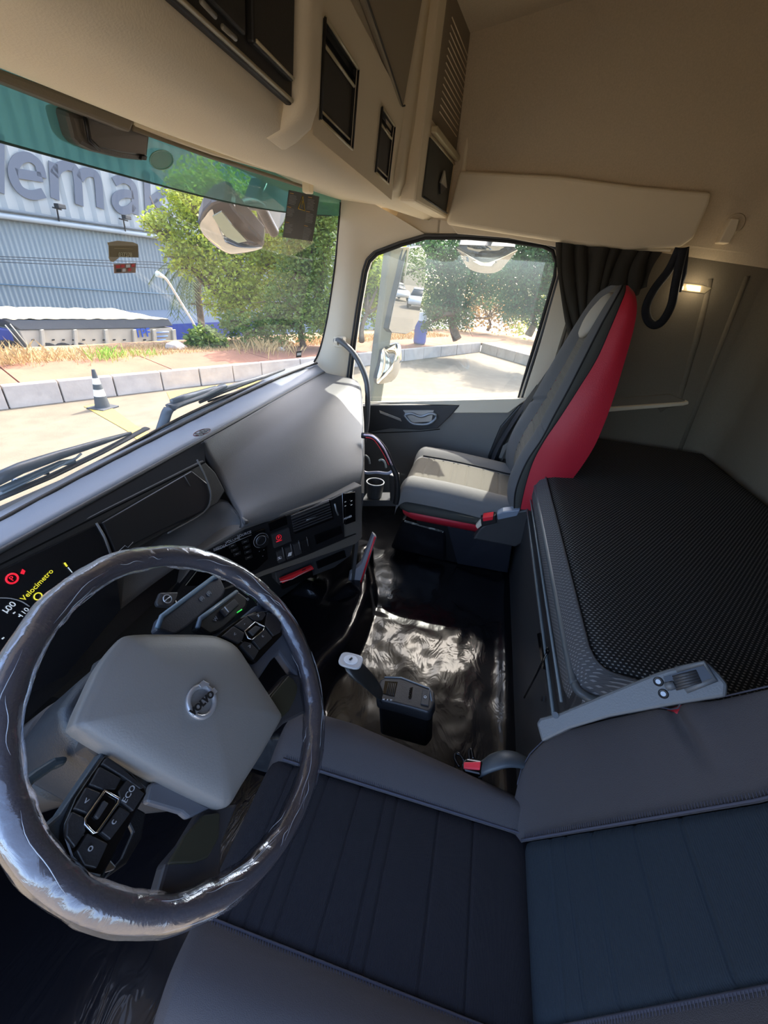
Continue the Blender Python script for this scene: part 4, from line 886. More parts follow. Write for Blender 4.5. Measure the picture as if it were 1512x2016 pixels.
# ------------------------------------------------------------------ driver's seat
DXc = -0.728; DZ = 0.30
ds = thing('driver_seat', 'dark blue grey driver seat with ribbed centre panel nearest the camera', 'seat', (DXc, -0.1, 0.05))
SEAMS_Y = [0.235, 0.205, 0.18, 0.155, 0.085, 0.03, 0.005, -0.08, -0.15]
def groove(t, L, wd=0.0022, dp_=0.004):
    return -dp_ * sum(math.exp(-((t - s) / wd) ** 2) for s in L)
def cushz(a, y):
    """a: offset across in metres scaled to the nominal width; returns dx, dz"""
    s = 1 if a >= 0 else -1; a = abs(a)
    prof = [(0, 0), (0.12, 0.002), (0.128, 0.0), (0.150, 0.016), (0.185, 0.030), (0.212, 0.024), (0.232, 0.000), (0.242, -0.035), (0.244, -0.075), (0.235, -0.13)]
    return prof
def prof_at(prof, t):
    acc = [0]
    for i in range(1, len(prof)): acc.append(acc[-1] + math.hypot(prof[i][0] - prof[i - 1][0], prof[i][1] - prof[i - 1][1]))
    d = t * acc[-1]
    for i in range(1, len(prof)):
        if d <= acc[i] + 1e-9:
            k = (d - acc[i - 1]) / (acc[i] - acc[i - 1]); return (prof[i - 1][0] + (prof[i][0] - prof[i - 1][0]) * k, prof[i - 1][1] + (prof[i][1] - prof[i - 1][1]) * k)
    return prof[-1]
def sm(prof, n=4):
    return [(p.x, p.z) for p in spline([(a, 0, b) for a, b in prof], n)]
YB, YF = -0.262, 0.262
def wsc(y): return 0.80 + 0.30 * max(0, min(1, (y - YB) / 0.40)) ** 0.8
def front(y, z0):
    """rolls the cushion front down past YF"""
    return y
def cush(side):
    prof = sm([(0.128, -0.001), (0.150, 0.016), (0.185, 0.030), (0.212, 0.024), (0.232, 0.000), (0.242, -0.035), (0.244, -0.075), (0.235, -0.13)])
    def f(u, v):
        q = v * (0.56); y = YB + q if q < 0.524 else YF
        a, b = prof_at(prof, u)
        if v <= 0.86:
            y = YB + (YF - YB) * v / 0.86; dz = 0; sh = 1
        else:
            th = (v - 0.86) / 0.14; y = YF - (0.012 if side < 0 else 0) * min(1, (a - 0.128) * 12) + 0.05 * math.sin(th * PI / 2); dz = -0.16 * (1 - math.cos(th * PI / 2)) - 0.0; sh = 1 - 0.06 * th
        s_ = wsc(y); aa = 0.128 + (a - 0.128) * (1 + (s_ - 1) * (0.244 / 0.116)) if a > 0.128 else a
        edge = -0.012 * math.exp(-((y - YB) / 0.02) ** 2)
        return (DXc + side * aa * sh, y, DZ + b + dz + edge)
    return f
for side in (1, -1): grid('side_bolster', cush(side), 30, 40, SEATG, ds)
def ctr(u, v):
    a = -0.128 + 0.256 * u
    if v <= 0.9: y = YB + (YF - YB) * v / 0.9; dz = 0
    else: th = (v - 0.9) / 0.1; y = YF + 0.05 * math.sin(th * PI / 2); dz = -0.16 * (1 - math.cos(th * PI / 2))
    e = min(u, 1 - u); g = 0.004 * (1 - math.exp(-(e / 0.03) ** 2)) - 0.003
    return (DXc + a, y, DZ + dz + g + groove(y, SEAMS_Y) - 0.012 * math.exp(-((y - YB) / 0.02) ** 2))
grid('centre_panel', ctr, 24, 260, SEATRIB, ds)
for side in (1, -1):
    V, F = [], []
    P = [Vector((DXc + side * 0.131, YB + (YF - YB) * k / 60, DZ + 0.003)) for k in range(61)]
    tube('seam_piping', P, 0.0022, STITCH, ds, n=5)
    # twisted stitches beside the seam
    pr = []
    for k in range(110):
        y = YB + 0.006 + (YF - YB - 0.01) * k / 110; x0 = DXc + side * 0.136
        pr.append(tube_vf([Vector((x0 - 0.003, y, DZ + 0.0055)), Vector((x0 + 0.003, y + 0.0025, DZ + 0.007))], 0.0007, 4))
    multi('stitches', pr, STITCH, ds, kind='stuff')
# outer piping line along the bolster crest, doubled by stitches
prf = sm([(0.128, -0.001), (0.150, 0.016), (0.185, 0.030), (0.212, 0.024), (0.232, 0.000), (0.242, -0.035), (0.244, -0.075), (0.235, -0.13)])
fR = cush(1); tube('edge_piping', [Vector(fR(0.56, v / 40)) + Vector((0.001, 0, 0.001)) for v in range(0, 41)], 0.0015, STITCH, ds, n=5)
box('seat_base', (DXc, -0.02, 0.070), (0.36, 0.42, 0.283), BLACK, ds, bevel=0.02)
box('seat_tub', (DXc, -0.01, 0.21), (0.44, 0.52, 0.07), DKGREY, ds, bevel=0.03)
# backrest, in its own reclining plane
BO = Vector((DXc, -0.245, DZ)); BUp = Vector((0, -0.514, 0.857)).normalized(); BNm = Vector((0, 0.857, 0.514)).normalized()
def B_(a, h, n_): return BO + Vector((a, 0, 0)) + BUp * h + BNm * n_
BH = 0.80
def bin_(h): return 0.118 - 0.040 * min(1, max(0, h / 0.42))
def bout(h):
    pts = [(-0.02, 0.15), (0.01, 0.175), (0.03, 0.225), (0.06, 0.252), (0.10, 0.268), (0.16, 0.270), (0.26, 0.253), (0.345, 0.234), (0.378, 0.222), (0.45, 0.204), (0.51, 0.192), (0.62, 0.17), (0.80, 0.13)]
    for i in range(1, len(pts)):
        if h <= pts[i][0]:
            k = (h - pts[i - 1][0]) / (pts[i][0] - pts[i - 1][0]); return pts[i - 1][1] + (pts[i][1] - pts[i - 1][1]) * k
    return pts[-1][1]
CREASE = lambda a: 0.386 - 0.10 * max(0, abs(a) - 0.10)      # slanting fold between lower and shoulder bolster
def bbol(side):
    def f(u, v):
        h = -0.02 + BH * v; bi, bo = bin_(h), bout(h)
        if u < 0.75:
            k = u / 0.75; a = bi + (bo - bi) * math.sin(k * PI / 2) ** 0.95; n_ = 0.03 * math.sin(k * PI * 0.62) * 1.05
        else:
            k = (u - 0.75) / 0.25; a = bo + 0.004 - 0.02 * k; n_ = 0.03 * math.sin(PI * 0.62) * 1.05 - 0.085 * k - 0.006 * math.sin(k * PI)
        d = h - CREASE(a); n_ += (-0.014 * math.exp(-(d / 0.010) ** 2) + 0.006 * math.exp(-((d - 0.03) / 0.02) ** 2)) * min(1, max(0, (a - 0.12) * 14))
        return B_(side * a, h, n_)
    return f
for side in (1, -1): grid('backrest_bolster', bbol(side), 34, 120, SEATG, ds)
SEAMS_H = [0.065, 0.10, 0.155, 0.235, 0.31, 0.44, 0.475, 0.56]
def bc(u, v):
    h = -0.02 + BH * v; a = (2 * u - 1) * (bin_(h) - 0.001); e = min(u, 1 - u)
    return B_(a, h, 0.004 * (1 - math.exp(-(e / 0.03) ** 2)) - 0.001 + groove(h, SEAMS_H) - 0.02 * math.exp(-((h + 0.02) / 0.02) ** 2))
SEATRIB2 = mat('backrest ribbed cloth', (46, 54, 62), 0.95, bump=(1000, 0.5), spec=0.15, wave=(130, 0.6, 'Z'))
grid('backrest_panel', bc, 24, 300, SEATRIB2, ds)
for side in (1, -1):
    tube('seam_piping', [B_(side * (bin_(h / 50 * BH) + 0.002), h / 50 * BH, 0.004) for h in range(0, 50)], 0.0022, STITCH, ds, n=5)
    pr = []
    for k in range(120):
        h = 0.01 + 0.55 * k / 120; a = side * (bin_(h) + 0.006); pr.append(tube_vf([B_(a - 0.003, h, 0.0065), B_(a + 0.003, h + 0.002, 0.008)], 0.0007, 4))
    multi('stitches', pr, STITCH, ds, kind='stuff')
# shell of the backrest, with the thin red edge
shl = []
for k in range(24):
    h = 0.0 + 0.80 * k / 23; b = bout(h) - 0.012; shl.append([B_(-b, h, -0.02), B_(-b * 0.95, h, -0.09), B_(b * 0.95, h, -0.09), B_(b, h, -0.02)])
loft('backrest_shell', shl, SEATDK, ds)
tube('red_piping', [B_(bout(h) + 0.004, h, -0.004) for h in [0.395 + 0.02 * k for k in range(18)]], 0.0045, RED, ds)
slab('red_tab', [B_(0.218, 0.355, 0.02), B_(0.236, 0.35, 0.018), B_(0.234, 0.385, 0.018), B_(0.222, 0.392, 0.02)], 0.02, RED, ds, bevel=0.003)
fB = bbol(1); tube('edge_stitch', [Vector(fB(0.75, v / 60)) + BNm * 0.001 for v in range(3, 55)], 0.0014, STITCH, ds, n=5)
# belt frame arm beside the backrest with adjuster
ARM = mat('arm pale grey plastic', (92, 95, 98), 0.42, bump=(400, 0.2))
LA, LB = at(1060, 1438, x=-0.545), at(1430, 1342, x=-0.54); LL = (LB - LA).normalized(); an = CAM - (LA + LB) / 2; an = (an - LL * an.dot(LL)).normalized(); a0_ = (LA + LB) / 2
def ar(px, py, d=0.0): return on(px, py, a0_ + an * d, an)
arm = slab('belt_arm', [ar(1055, 1424), ar(1062, 1414), ar(1100, 1404), ar(1200, 1362), ar(1290, 1325), ar(1318, 1316), ar(1378, 1303), ar(1392, 1303), ar(1415, 1326), ar(1432, 1346), ar(1430, 1372), ar(1330, 1388), ar(1200, 1412), ar(1120, 1436), ar(1066, 1462)], 0.028, ARM, ds, bevel=0.004)
slab('adjuster_slot', [ar(1306, 1334, .002), ar(1388, 1308, .002), ar(1404, 1336, .002), ar(1320, 1360, .002)], 0.003, GLOSSBLK, arm, lift=0.001)
tube('adjuster_rim', [ar(1330, 1318, .003), ar(1386, 1305, .003), ar(1408, 1338, .003), ar(1350, 1360, .003)], 0.004, ARM, arm)
for k in range(5):
    t = k / 4; tube('adjuster_roller', [ar(1325 + 5 * t, 1334 + 22 * t, .004), ar(1372 + 9 * t, 1322 + 20 * t, .004)], 0.0028, DKGREY, arm, n=8)
tube('adjuster_pin', [ar(1310, 1352, .004), ar(1328, 1348, .004)], 0.006, ARM, arm)
for px, py in ((1296, 1342), (1306, 1366)): v_, f_ = disc_vf(ar(px, py, .001), an, 0.0036, 0.002, 16); sc_ = mesh('screw', v_, f_, SILVER, arm); v_, f_ = ring_vf(ar(px, py, .001), an, 0.0055, 0.0016, 16, 5); mesh('screw_collar', v_, f_, BLACK, sc_)
v_, f_ = disc_vf(ar(1094, 1408, .0005), an, 0.0055, 0.001, 16); mesh('hole', v_, f_, GLOSSBLK, arm)
# buckle with its curved stalk
bk = [at(935, 1512, x=-0.455), at(970, 1500, x=-0.45), at(1005, 1490, x=-0.445), at(1040, 1495, x=-0.43)]
tube('buckle_arm', spline([at(945, 1516, x=-0.50), at(968, 1502, x=-0.495), at(1000, 1494, x=-0.485), at(1035, 1502, x=-0.475), at(1060, 1530, x=-0.47)], 5), 0.02, mat('buckle arm grey', (64, 70, 76), 0.45), ds, n=12, flat=(0.022, 0.010, (0.3, 0.3, 1)))
bn = Vector((-0.15, 0.25, 0.95)).normalized(); b0_ = at(930, 1507, x=-0.505)
def bq(px, py, d=0.0): return on(px, py, b0_ + bn * d, bn)
bb = slab('buckle', [bq(908, 1500), bq(918, 1492), bq(950, 1497), bq(951, 1512), bq(946, 1526), bq(912, 1518)], 0.035, GLOSSBLK, ds, bevel=0.004)
slab('release_button', [bq(913, 1501, .001), bq(947, 1500, .001), bq(945, 1516, .001), bq(913, 1514, .001)], 0.006, mat('buckle red', (235, 60, 72), 0.35), bb, lift=0.003, bevel=0.002)
for P in ([(905, 1510), (896, 1494), (898, 1484), (906, 1486), (914, 1498)], [(925, 1496), (924, 1480), (928, 1476), (932, 1494)]): tube('cable', spline([bq(*p, -.004) for p in P], 4), 0.0035, GLOSSBLK, ds)

# driver's seat scaled down about the camera: same outline in view, farther from bunk
_M = Matrix.Translation((-0.7473, -0.2303, 0.3552)) @ Matrix.Scale(0.94, 4) @ Matrix.Translation((0.728, 0.245, -0.30))
for o in ds.children_recursive: o.data.transform(_M)
# ------------------------------------------------------------------ gear selector console
gs = thing('gear_selector', 'grey gear selector lever on its console beside the driver seat', 'gear lever', at(790, 1400, z=0.12))
gn = Vector((0.02, 0.12, 0.99)).normalized(); g0 = at(800, 1372, x=-0.41)
def gp(px, py, d=0.0): return on(px, py, g0 + gn * d, gn)
CON = mat('console grey', (42, 42, 44), 0.4, bump=(400, 0.25))
con = slab('console', [gp(748, 1338), gp(762, 1329), gp(790, 1330), gp(848, 1352), (gp(855, 1362)), gp(857, 1382), gp(850, 1398), gp(842, 1402), gp(800, 1390), gp(742, 1376), gp(740, 1366)], 0.035, CON, gs, bevel=0.006, seg=3)
slab('console_body', [gp(752, 1342, -.03), gp(850, 1358, -.03), gp(853, 1395, -.03), gp(840, 1410, -.03), gp(745, 1385, -.03)], 0.12, BLACK, gs, bevel=0.008)
tube('console_edge', [gp(757, 1333, .001), gp(790, 1334, .001), gp(845, 1355, .001), gp(850, 1380, .001)], 0.0015, mat('console rim', (120, 126, 132), 0.3), con)
slab('gate', [gp(758, 1341), gp(783, 1343), gp(777, 1371), gp(754, 1366)], 0.002, GLOSSBLK, con, lift=0.001)
for k in range(5): tube('gate_rib', [gp(765 + k * 3.4, 1344 + k * 0.4, .002), gp(761 + k * 3.4, 1366 + k * 0.8, .002)], 0.001, DKGREY, con, n=5)
slab('brake_key', [gp(832, 1357), gp(847, 1361), gp(844, 1391), gp(828, 1387)], 0.003, DKGREY, con, lift=0.003, bevel=0.0012); v_, f_ = ring_vf(gp(837, 1372, .004), gn, 0.0028, 0.0005, 14, 5); mesh('key_ring_mark', v_, f_, WHITE, con)
text('console_word', 'VOLVO', gp(808, 1364, .001), gp(805, 1378) - gp(809, 1350), gp(820, 1366) - gp(808, 1364), 0.0095, GLOSSBLK, con, bold=0.0004)
for s_, px in (('R', 748), ('N', 755), ('A', 763), ('M', 770)): text('gear_letter', s_, gp(px, 1376 + (px - 748) * 0.12, .001), gp(770, 1378) - gp(748, 1374), gp(750, 1370) - gp(748, 1376), 0.006, WHITE, con)
k0_, k1_ = at(690, 1312, x=-0.43), at(752, 1362, x=-0.42)
lev = loft('lever', [[p + (k1_ - k0_) * t for p in R_] for t, R_ in ()] or [
    [k0_.lerp(k1_, t) + Vector((0, 0, hz)) + Vector((math.cos(a) * wr_ * 0.8, math.sin(a) * wr_ * 0.6, math.sin(a) * hr_)) for a in [2 * PI * i / 16 for i in range(16)]]
    for t, wr_, hr_, hz in ((0.0, 0.026, 0.018, 0.0), (0.08, 0.032, 0.024, 0.002), (0.35, 0.031, 0.026, 0.006), (0.6, 0.029, 0.024, 0.002), (0.85, 0.024, 0.020, -0.006), (1.0, 0.018, 0.016, -0.018))], mat('lever gloss grey', (44, 44, 44), 0.3), gs)
kt = slab('lever_cap', [k0_ + Vector((0.020 * math.copysign(abs(math.cos(a)) ** 0.6, math.cos(a)), 0.027 * math.copysign(abs(math.sin(a)) ** 0.6, math.sin(a)), 0.019)) for a in [2 * PI * i / 20 for i in range(20)]], 0.006, mat('lever cap pale', (196, 200, 206), 0.3, 0.3), gs, lift=0.003, bevel=0.0015)
slab('cap_button', [k0_ + Vector((0.013 * math.cos(a), 0.017 * math.sin(a), 0.0235)) for a in [2 * PI * i / 12 for i in range(12)]], 0.002, mat('cap light', (225, 228, 232), 0.3), kt, bevel=0.001)
tube('cap_mark', [k0_ + Vector((-0.003, 0.002, 0.0245)), k0_ + Vector((0.004, -0.001, 0.0245))], 0.0022, BLACK, kt)

# ------------------------------------------------------------------ passenger seat
PXc = 0.665; PZ = 0.475
ps = thing('passenger_seat', 'grey passenger seat with red side panels and sunlit cushion', 'seat', (PXc, 0, 0.1))
PH = 0.245
def pcush(u, v):
    a = (2 * u - 1); s = 1 if a > 0 else -1; a = abs(a)
    pr = sm([(0, 0), (0.12, 0.0), (0.132, 0.004), (0.17, 0.026), (0.21, 0.022), (0.238, -0.004), (PH, -0.035), (PH, -0.06)], 4)
    x_, z_ = prof_at(pr, a)
    if v < 0.85: y = -0.235 + 0.43 * v / 0.85; dz = 0.0
    else: th = (v - 0.85) / 0.15; y = 0.195 + 0.05 * math.sin(th * PI / 2); dz = -0.075 * (1 - math.cos(th * PI / 2))
    rise = 0.02 * math.sin(max(0, min(1, (y + 0.2) / 0.42)) * PI * 0.6)
    return x_ * s, y, z_ + dz + rise
def pgrid(nm, u0, u1, m, grooves=False):
    def f(u, v):
        x, y, z = pcush(u0 + (u1 - u0) * u, v)
        if grooves: z += groove(y, [0.17, 0.145, 0.10, 0.05, 0.03, -0.02, -0.09, -0.16], 0.003, 0.004)
        return (PXc + x, y, PZ + z)
    return grid(nm, f, 24, 110, m, ps)
pgrid('cushion_panel', 0.318, 0.682, PSEATRIB, True); pgrid('cushion_bolster', 0.0, 0.318, PSEATG); pgrid('cushion_bolster', 0.682, 1.0, PSEATG)
for s in (-1, 1): tube('cushion_piping', [(PXc + s * 0.127, -0.22 + 0.42 * k / 20, PZ + 0.004 + 0.02 * math.sin(max(0, min(1, (-0.22 + 0.42 * k / 20 + 0.2) / 0.42)) * PI * 0.6)) for k in range(21)], 0.003, PIPING, ps)
def skirt(z0, z1, in0, in1, nm, m, y1=0.245):
    R_ = []
    for z, i_ in ((z0, in0), ((z0 + z1) / 2, (in0 + in1) / 2 - 0.004), (z1, in1)):
        w_ = PH - i_; yb, yf = -0.24, y1 - i_
        R_.append([Vector((PXc - w_, yb, z)), Vector((PXc - w_, yf - 0.05, z)), Vector((PXc - w_ + 0.02, yf - 0.012, z)), Vector((PXc - w_ + 0.06, yf, z)), Vector((PXc + w_ - 0.06, yf, z)), Vector((PXc + w_ - 0.02, yf - 0.012, z)), Vector((PXc + w_, yf - 0.05, z)), Vector((PXc + w_, yb, z))])
    loft(nm, R_, m, ps)
skirt(0.42, 0.385, 0.0, 0.004, 'cushion_skirt', SEATDK); skirt(0.387, 0.345, 0.003, 0.02, 'red_skirt', RED, 0.235)
prism('seat_base', [(0.47, 0.16, 0.345), (0.47, -0.26, 0.345), (0.54, -0.26, 0.10), (0.54, 0.13, 0.10)], (0.36, 0, 0), BLACK, ps, bevel=0.01)
prism('base_flap', [at(880, 1036, x=0.46), at(960, 1040, x=0.45), at(1010, 1060, x=0.44), at(1000, 1128, x=0.50), at(900, 1110, x=0.52)], (0.02, 0, 0), mat('seat plinth blue black', (34, 36, 44), 0.5), ps, bevel=0.004)
prism('vinyl_box', [at(792, 1022, x=0.48), at(878, 1046, x=0.48), at(876, 1106, x=0.50), at(768, 1080, x=0.50)], (0.3, 0, 0), VINYL, ps, bevel=0.012)
# side valance with the buckle
prism('side_valance', [at(945, 1040, x=0.405), at(985, 1012, x=0.405), at(1040, 1003, x=0.405), at(1064, 1012, x=0.405), at(1066, 1026, x=0.405), at(1052, 1056, x=0.405), at(1015, 1078, x=0.405), at(930, 1062, x=0.405)], (0.04, 0, 0), DKGREY, ps, bevel=0.008)
prism('valance_top', [at(978, 1013, x=0.40), at(990, 1008, x=0.40), at(1024, 1004, x=0.40), at(1018, 1016, x=0.40), at(980, 1024, x=0.40)], (0.03, 0, 0.006), mat('valance pale', (120, 130, 144), 0.35), ps, bevel=0.003)
pbk = prism('buckle', [at(946, 1020, x=0.395), at(976, 1014, x=0.395), at(978, 1030, x=0.395), at(948, 1037, x=0.395)], (0.035, 0, 0), BLACK, ps, bevel=0.003)
prism('release_button', [at(950, 1019, x=0.39), at(971, 1016, x=0.39), at(970, 1024, x=0.39), at(951, 1027, x=0.39)], (0.02, 0, 0.01), mat('buckle red two', (225, 36, 54), 0.35), pbk, bevel=0.002)
prism('buckle_boot', [at(936, 1036, x=0.40), at(948, 1022, x=0.40), at(950, 1034, x=0.40), at(940, 1042, x=0.40)], (0.02, 0, 0), IVORY, pbk, bevel=0.003)
# backrest profile taken from image pixels on its near side: z, half width, front of the bolsters, seam, start of red, back
LV = [(0.47, .245, -.200, -.222, -.240, -.325), (0.55, .250, -.178, -.205, -.234, -.350), (0.62, .250, -.178, -.205, -.232, -.372), (0.70, .250, -.195, -.218, -.236, -.398), (0.78, .250, -.222, -.244, -.254, -.416), (0.86, .243, -.243, -.262, -.282, -.424), (0.95, .230, -.266, -.285, -.312, -.428), (1.05, .205, -.292, -.310, -.346, -.430), (1.14, .182, -.318, -.332, -.362, -.430), (1.20, .164, -.338, -.350, -.372, -.424), (1.24, .135, -.358, -.366, -.382, -.412), (1.262, .08, -.378, -.382, -.390, -.398)]
_a = spline([(q[0], q[1], q[2]) for q in LV], 5); _b = spline([(q[3], q[4], q[5]) for q in LV], 5)
LVs = [(s.x, s.y, s.z, t.x, t.y, t.z) for s, t in zip(_a, _b)]
def lv(t):
    i = t * (len(LVs) - 1); a = int(i); b = min(a + 1, len(LVs) - 1); k = i - a
    return [LVs[a][j] * (1 - k) + LVs[b][j] * k for j in range(6)]
def bfront(u0, u1, gr=None):
    def f(u, v):
        s = u0 + (u1 - u0) * u; z, w_, yf, ys, yr_, yb = lv(v); a = abs(s); wk = min(1, w_ / 0.22)
        if a < 0.5: y = yf - 0.036 * wk
        elif a < 0.78: k = (a - 0.5) / 0.28; y = yf - 0.036 * wk * (1 - math.sin(k * PI / 2))
        else: k = (a - 0.78) / 0.22; y = yf + (ys - yf) * k * k
        if a >= 0.5: y += -0.012 * math.exp(-((z - 0.80 - 0.10 * (0.9 - a)) / 0.008) ** 2)
        g = gr(z) if gr else 0
        return (PXc + s * w_, y + g, z)
    return f
PSB = mat('passenger backrest grey', (98, 98, 99), 0.95, bump=(900, 0.5), spec=0.2)
def wsg(z): return groove(z, [0.60 + 0.035 * k for k in range(15)], 0.003, 0.004)
grid('backrest_panel', bfront(-0.505, 0.505, wsg), 20, 160, PSEATRIB, ps)
grid('backrest_bolster', bfront(-1.0, -0.50), 24, 160, PSB, ps); grid('backrest_bolster', bfront(0.50, 1.0), 24, 160, PSB, ps)
def sidepanel(i0, i1, side, bulge):
    def f(u, v):
        q = lv(v); y = q[i0] + (q[i1] - q[i0]) * u
        return (PXc + side * (q[1] + bulge * math.sin(u * PI) + 0.002), y, q[0])
    return f
for side in (-1, 1):
    grid('side_band', sidepanel(3, 4, side, 0.004), 6, 120, SEATDK, ps)
    grid('red_side_panel', sidepanel(4, 5, side, 0.010), 10, 120, RED, ps)
    tube('side_piping', [Vector(sidepanel(3, 4, side, 0)(0.0, k / 60)) for k in range(61)], 0.003, PIPING, ps)
    tube('side_piping', [Vector(sidepanel(4, 5, side, 0)(0.0, k / 60)) for k in range(61)], 0.0016, PIPING, ps)
def bback(u, v):
    q = lv(v); s = 2 * u - 1; return (PXc + s * (q[1] + 0.002), q[5] - 0.015 * (1 - s * s), q[0])
grid('backrest_back', bback, 10, 60, RED, ps)
hd = loft('headrest_pad', [[Vector((PXc + 0.078 * s_ * math.cos(a), -0.356 - (0.36 * 0.075 * s_ * math.sin(a)) + 0.020 * s2_, 1.165 + 0.075 * s_ * math.sin(a))) for a in [2 * PI * k / 24 for k in range(24)]] for s_, s2_ in ((1.0, 0.2), (0.97, 0.8), (0.85, 1.2), (0.5, 1.6), (0.1, 1.7))], mat('headrest pale grey', (170, 166, 156), 0.9, bump=(900, .4)), ps)
# lap and shoulder belt of the passenger seat
sb = thing('shoulder_belt', 'black seat belt running from the pillar down past the passenger backrest', 'seat belt', at(1090, 720, x=0.95))
tube('webbing', spline([at(1225, 520, x=1.0), at(1150, 620, x=0.985), at(1100, 705, x=0.97), at(1070, 750, x=0.96), at(1035, 800, x=0.95), at(1005, 860, x=0.945), at(985, 905, x=0.94)], 5), 0.02, WEB, sb, flat=(0.003, 0.024, (1, 0.4, 0)))
prism('upper_sleeve', [at(1215, 528, x=0.985), at(1226, 520, x=0.985), at(1218, 545, x=0.985), at(1110, 702, x=0.975), at(1096, 700, x=0.975)], (0.006, 0, 0), mat('belt sleeve khaki', (104, 98, 76), 0.7, wave=(200, .4, 'X')), sb, bevel=0.002)
box('belt_guide', at(1100, 705, x=0.965), (0.02, 0.03, 0.02), GLOSSBLK, sb, bevel=0.003)
tube('lap_webbing', spline([at(1060, 760, x=0.97), at(1010, 830, x=0.96), at(975, 890, x=0.95), at(965, 930, x=0.94)], 5), 0.02, mat('belt webbing dark', (44, 44, 48), 0.8), sb, flat=(0.003, 0.02, (1, 0.4, 0)))
prism('latch_tongue', [at(990, 878, x=0.93), at(1006, 868, x=0.93), at(998, 905, x=0.93), at(982, 902, x=0.93)], (0.012, 0, 0), mat('tongue grey', (110, 108, 104), 0.6), sb, bevel=0.003)
hr = prism('height_cover', [at(1022, 798, x=1.0), at(1045, 790, x=1.0), at(1010, 850, x=1.0), at(985, 905, x=1.0), at(975, 930, x=1.0), at(960, 900, x=1.0), at(985, 840, x=1.0)], (0.02, 0, 0), BLACK, sb, bevel=0.006)

# ------------------------------------------------------------------ bunk
bu = thing('sleeper_bunk', 'dark grey lower bunk base with storage lid and pale top rail', 'bunk', (0.2, -0.5, 0.0))
XL = -0.49
prism('bunk_front', [(XL, -0.292, 0.0), (XL, -0.272, 0.595), (1.04, -0.272, 0.595), (1.04, -0.292, 0.0)], (0, -0.03, 0), DKGREY, bu, bevel=0.004)
prism('bunk_deck', [(XL, -0.30, 0.54), (1.04, -0.30, 0.54), (1.04, -1.07, 0.54), (-1.08, -1.07, 0.54), (-1.08, -0.66, 0.54), (-0.62, -0.66, 0.54), (XL, -0.56, 0.54)], (0, 0, -0.04), BLACK, bu)
prism('bunk_end', [(XL, -0.30, 0.0), (XL, -0.30, 0.56), (XL, -0.56, 0.56), (XL, -0.56, 0.0)], (0.03, 0, 0), BLACK, bu)
rail = spline([(1.03, -0.268, 0.60), (0.5, -0.268, 0.602), (0.0, -0.268, 0.604), (-0.42, -0.268, 0.604), (-0.475, -0.270, 0.604), (-0.495, -0.285, 0.604), (-0.50, -0.33, 0.604), (-0.50, -0.54, 0.604)], 5)
tube('top_rail', rail, 0.008, mat('rail grey', (86, 92, 96), 0.35), bu)
tube('front_rail', [(1.03, -0.264, 0.545), (-0.47, -0.264, 0.545)], 0.003, mat('rail line', (110, 118, 122), 0.35), bu)
tube('front_rail', [(1.03, -0.262, 0.505), (-0.50, -0.262, 0.50)], 0.0035, mat('rail line two', (92, 100, 104), 0.35), bu)
slab('storage_lid', [(-0.46, -0.268, 0.47), (0.85, -0.268, 0.47), (0.85, -0.28, 0.20), (-0.46, -0.28, 0.20)], 0.008, mat('lid grey', (46, 46, 48), 0.5, bump=(400, .3)), bu, bevel=0.004)
slab('lid_handle', [at(1058, 1248, y=-0.262), at(1063, 1246, y=-0.262), at(1072, 1318, y=-0.262), at(1068, 1316, y=-0.262)], 0.006, GLOSSBLK, bu, lift=0.001)
tube('lid_cord', [at(1078, 1282, y=-0.255), at(1055, 1330, y=-0.257), at(1032, 1374, y=-0.262)], 0.0022, GLOSSBLK, bu)
box('cord_end', at(1078, 1281, y=-0.254), (0.012, 0.006, 0.012), GLOSSBLK, bu, bevel=0.002)
slab('key_lock', [at(1066, 1372, y=-0.262), at(1071, 1370, y=-0.262), at(1070, 1380, y=-0.262), at(1066, 1381, y=-0.262)], 0.003, BLACK, bu, lift=0.001)
mt = thing('bunk_mattress', 'black and grey woven mattress on the lower bunk', 'mattress', (0.3, -0.7, 0.56))
OUT = [(1.035, -0.262), (0.6, -0.262), (0.0, -0.262), (-0.40, -0.262), (-0.455, -0.264), (-0.487, -0.276), (-0.50, -0.31), (-0.505, -0.45), (-0.53, -0.60), (-0.62, -0.66), (-1.06, -0.66), (-1.06, -1.07), (0.0, -1.07), (1.035, -1.07)]
c2 = Vector((0.25, -0.68))
def rg(s, z, inset=0): 
    return [Vector((x + (c2.x - x) * 0 + (-1 if x > c2.x else 1) * inset * (1 if abs(x - c2.x) > 0.5 else 0), y + (-inset if y > c2.y else inset), z)) for x, y in OUT]
loft('mattress_side', [rg(1, 0.548, 0.012), rg(1, 0.56, 0.002), rg(1, 0.60, 0), rg(1, 0.63, 0.012), rg(1, 0.643, 0.03)], WEAVESIDE, mt, caps=False, smooth=True)
topr = rg(1, 0.643, 0.030); topr2 = rg(1, 0.652, 0.06); topr3 = rg(1, 0.656, 0.12)
loft('mattress_top', [topr, topr2, topr3], WEAVE, mt)
tube('mattress_piping', spline([p + Vector((0, 0, 0.002)) for p in topr[:10]], 4), 0.0028, mat('piping grey', (70, 70, 72), 0.8), mt)
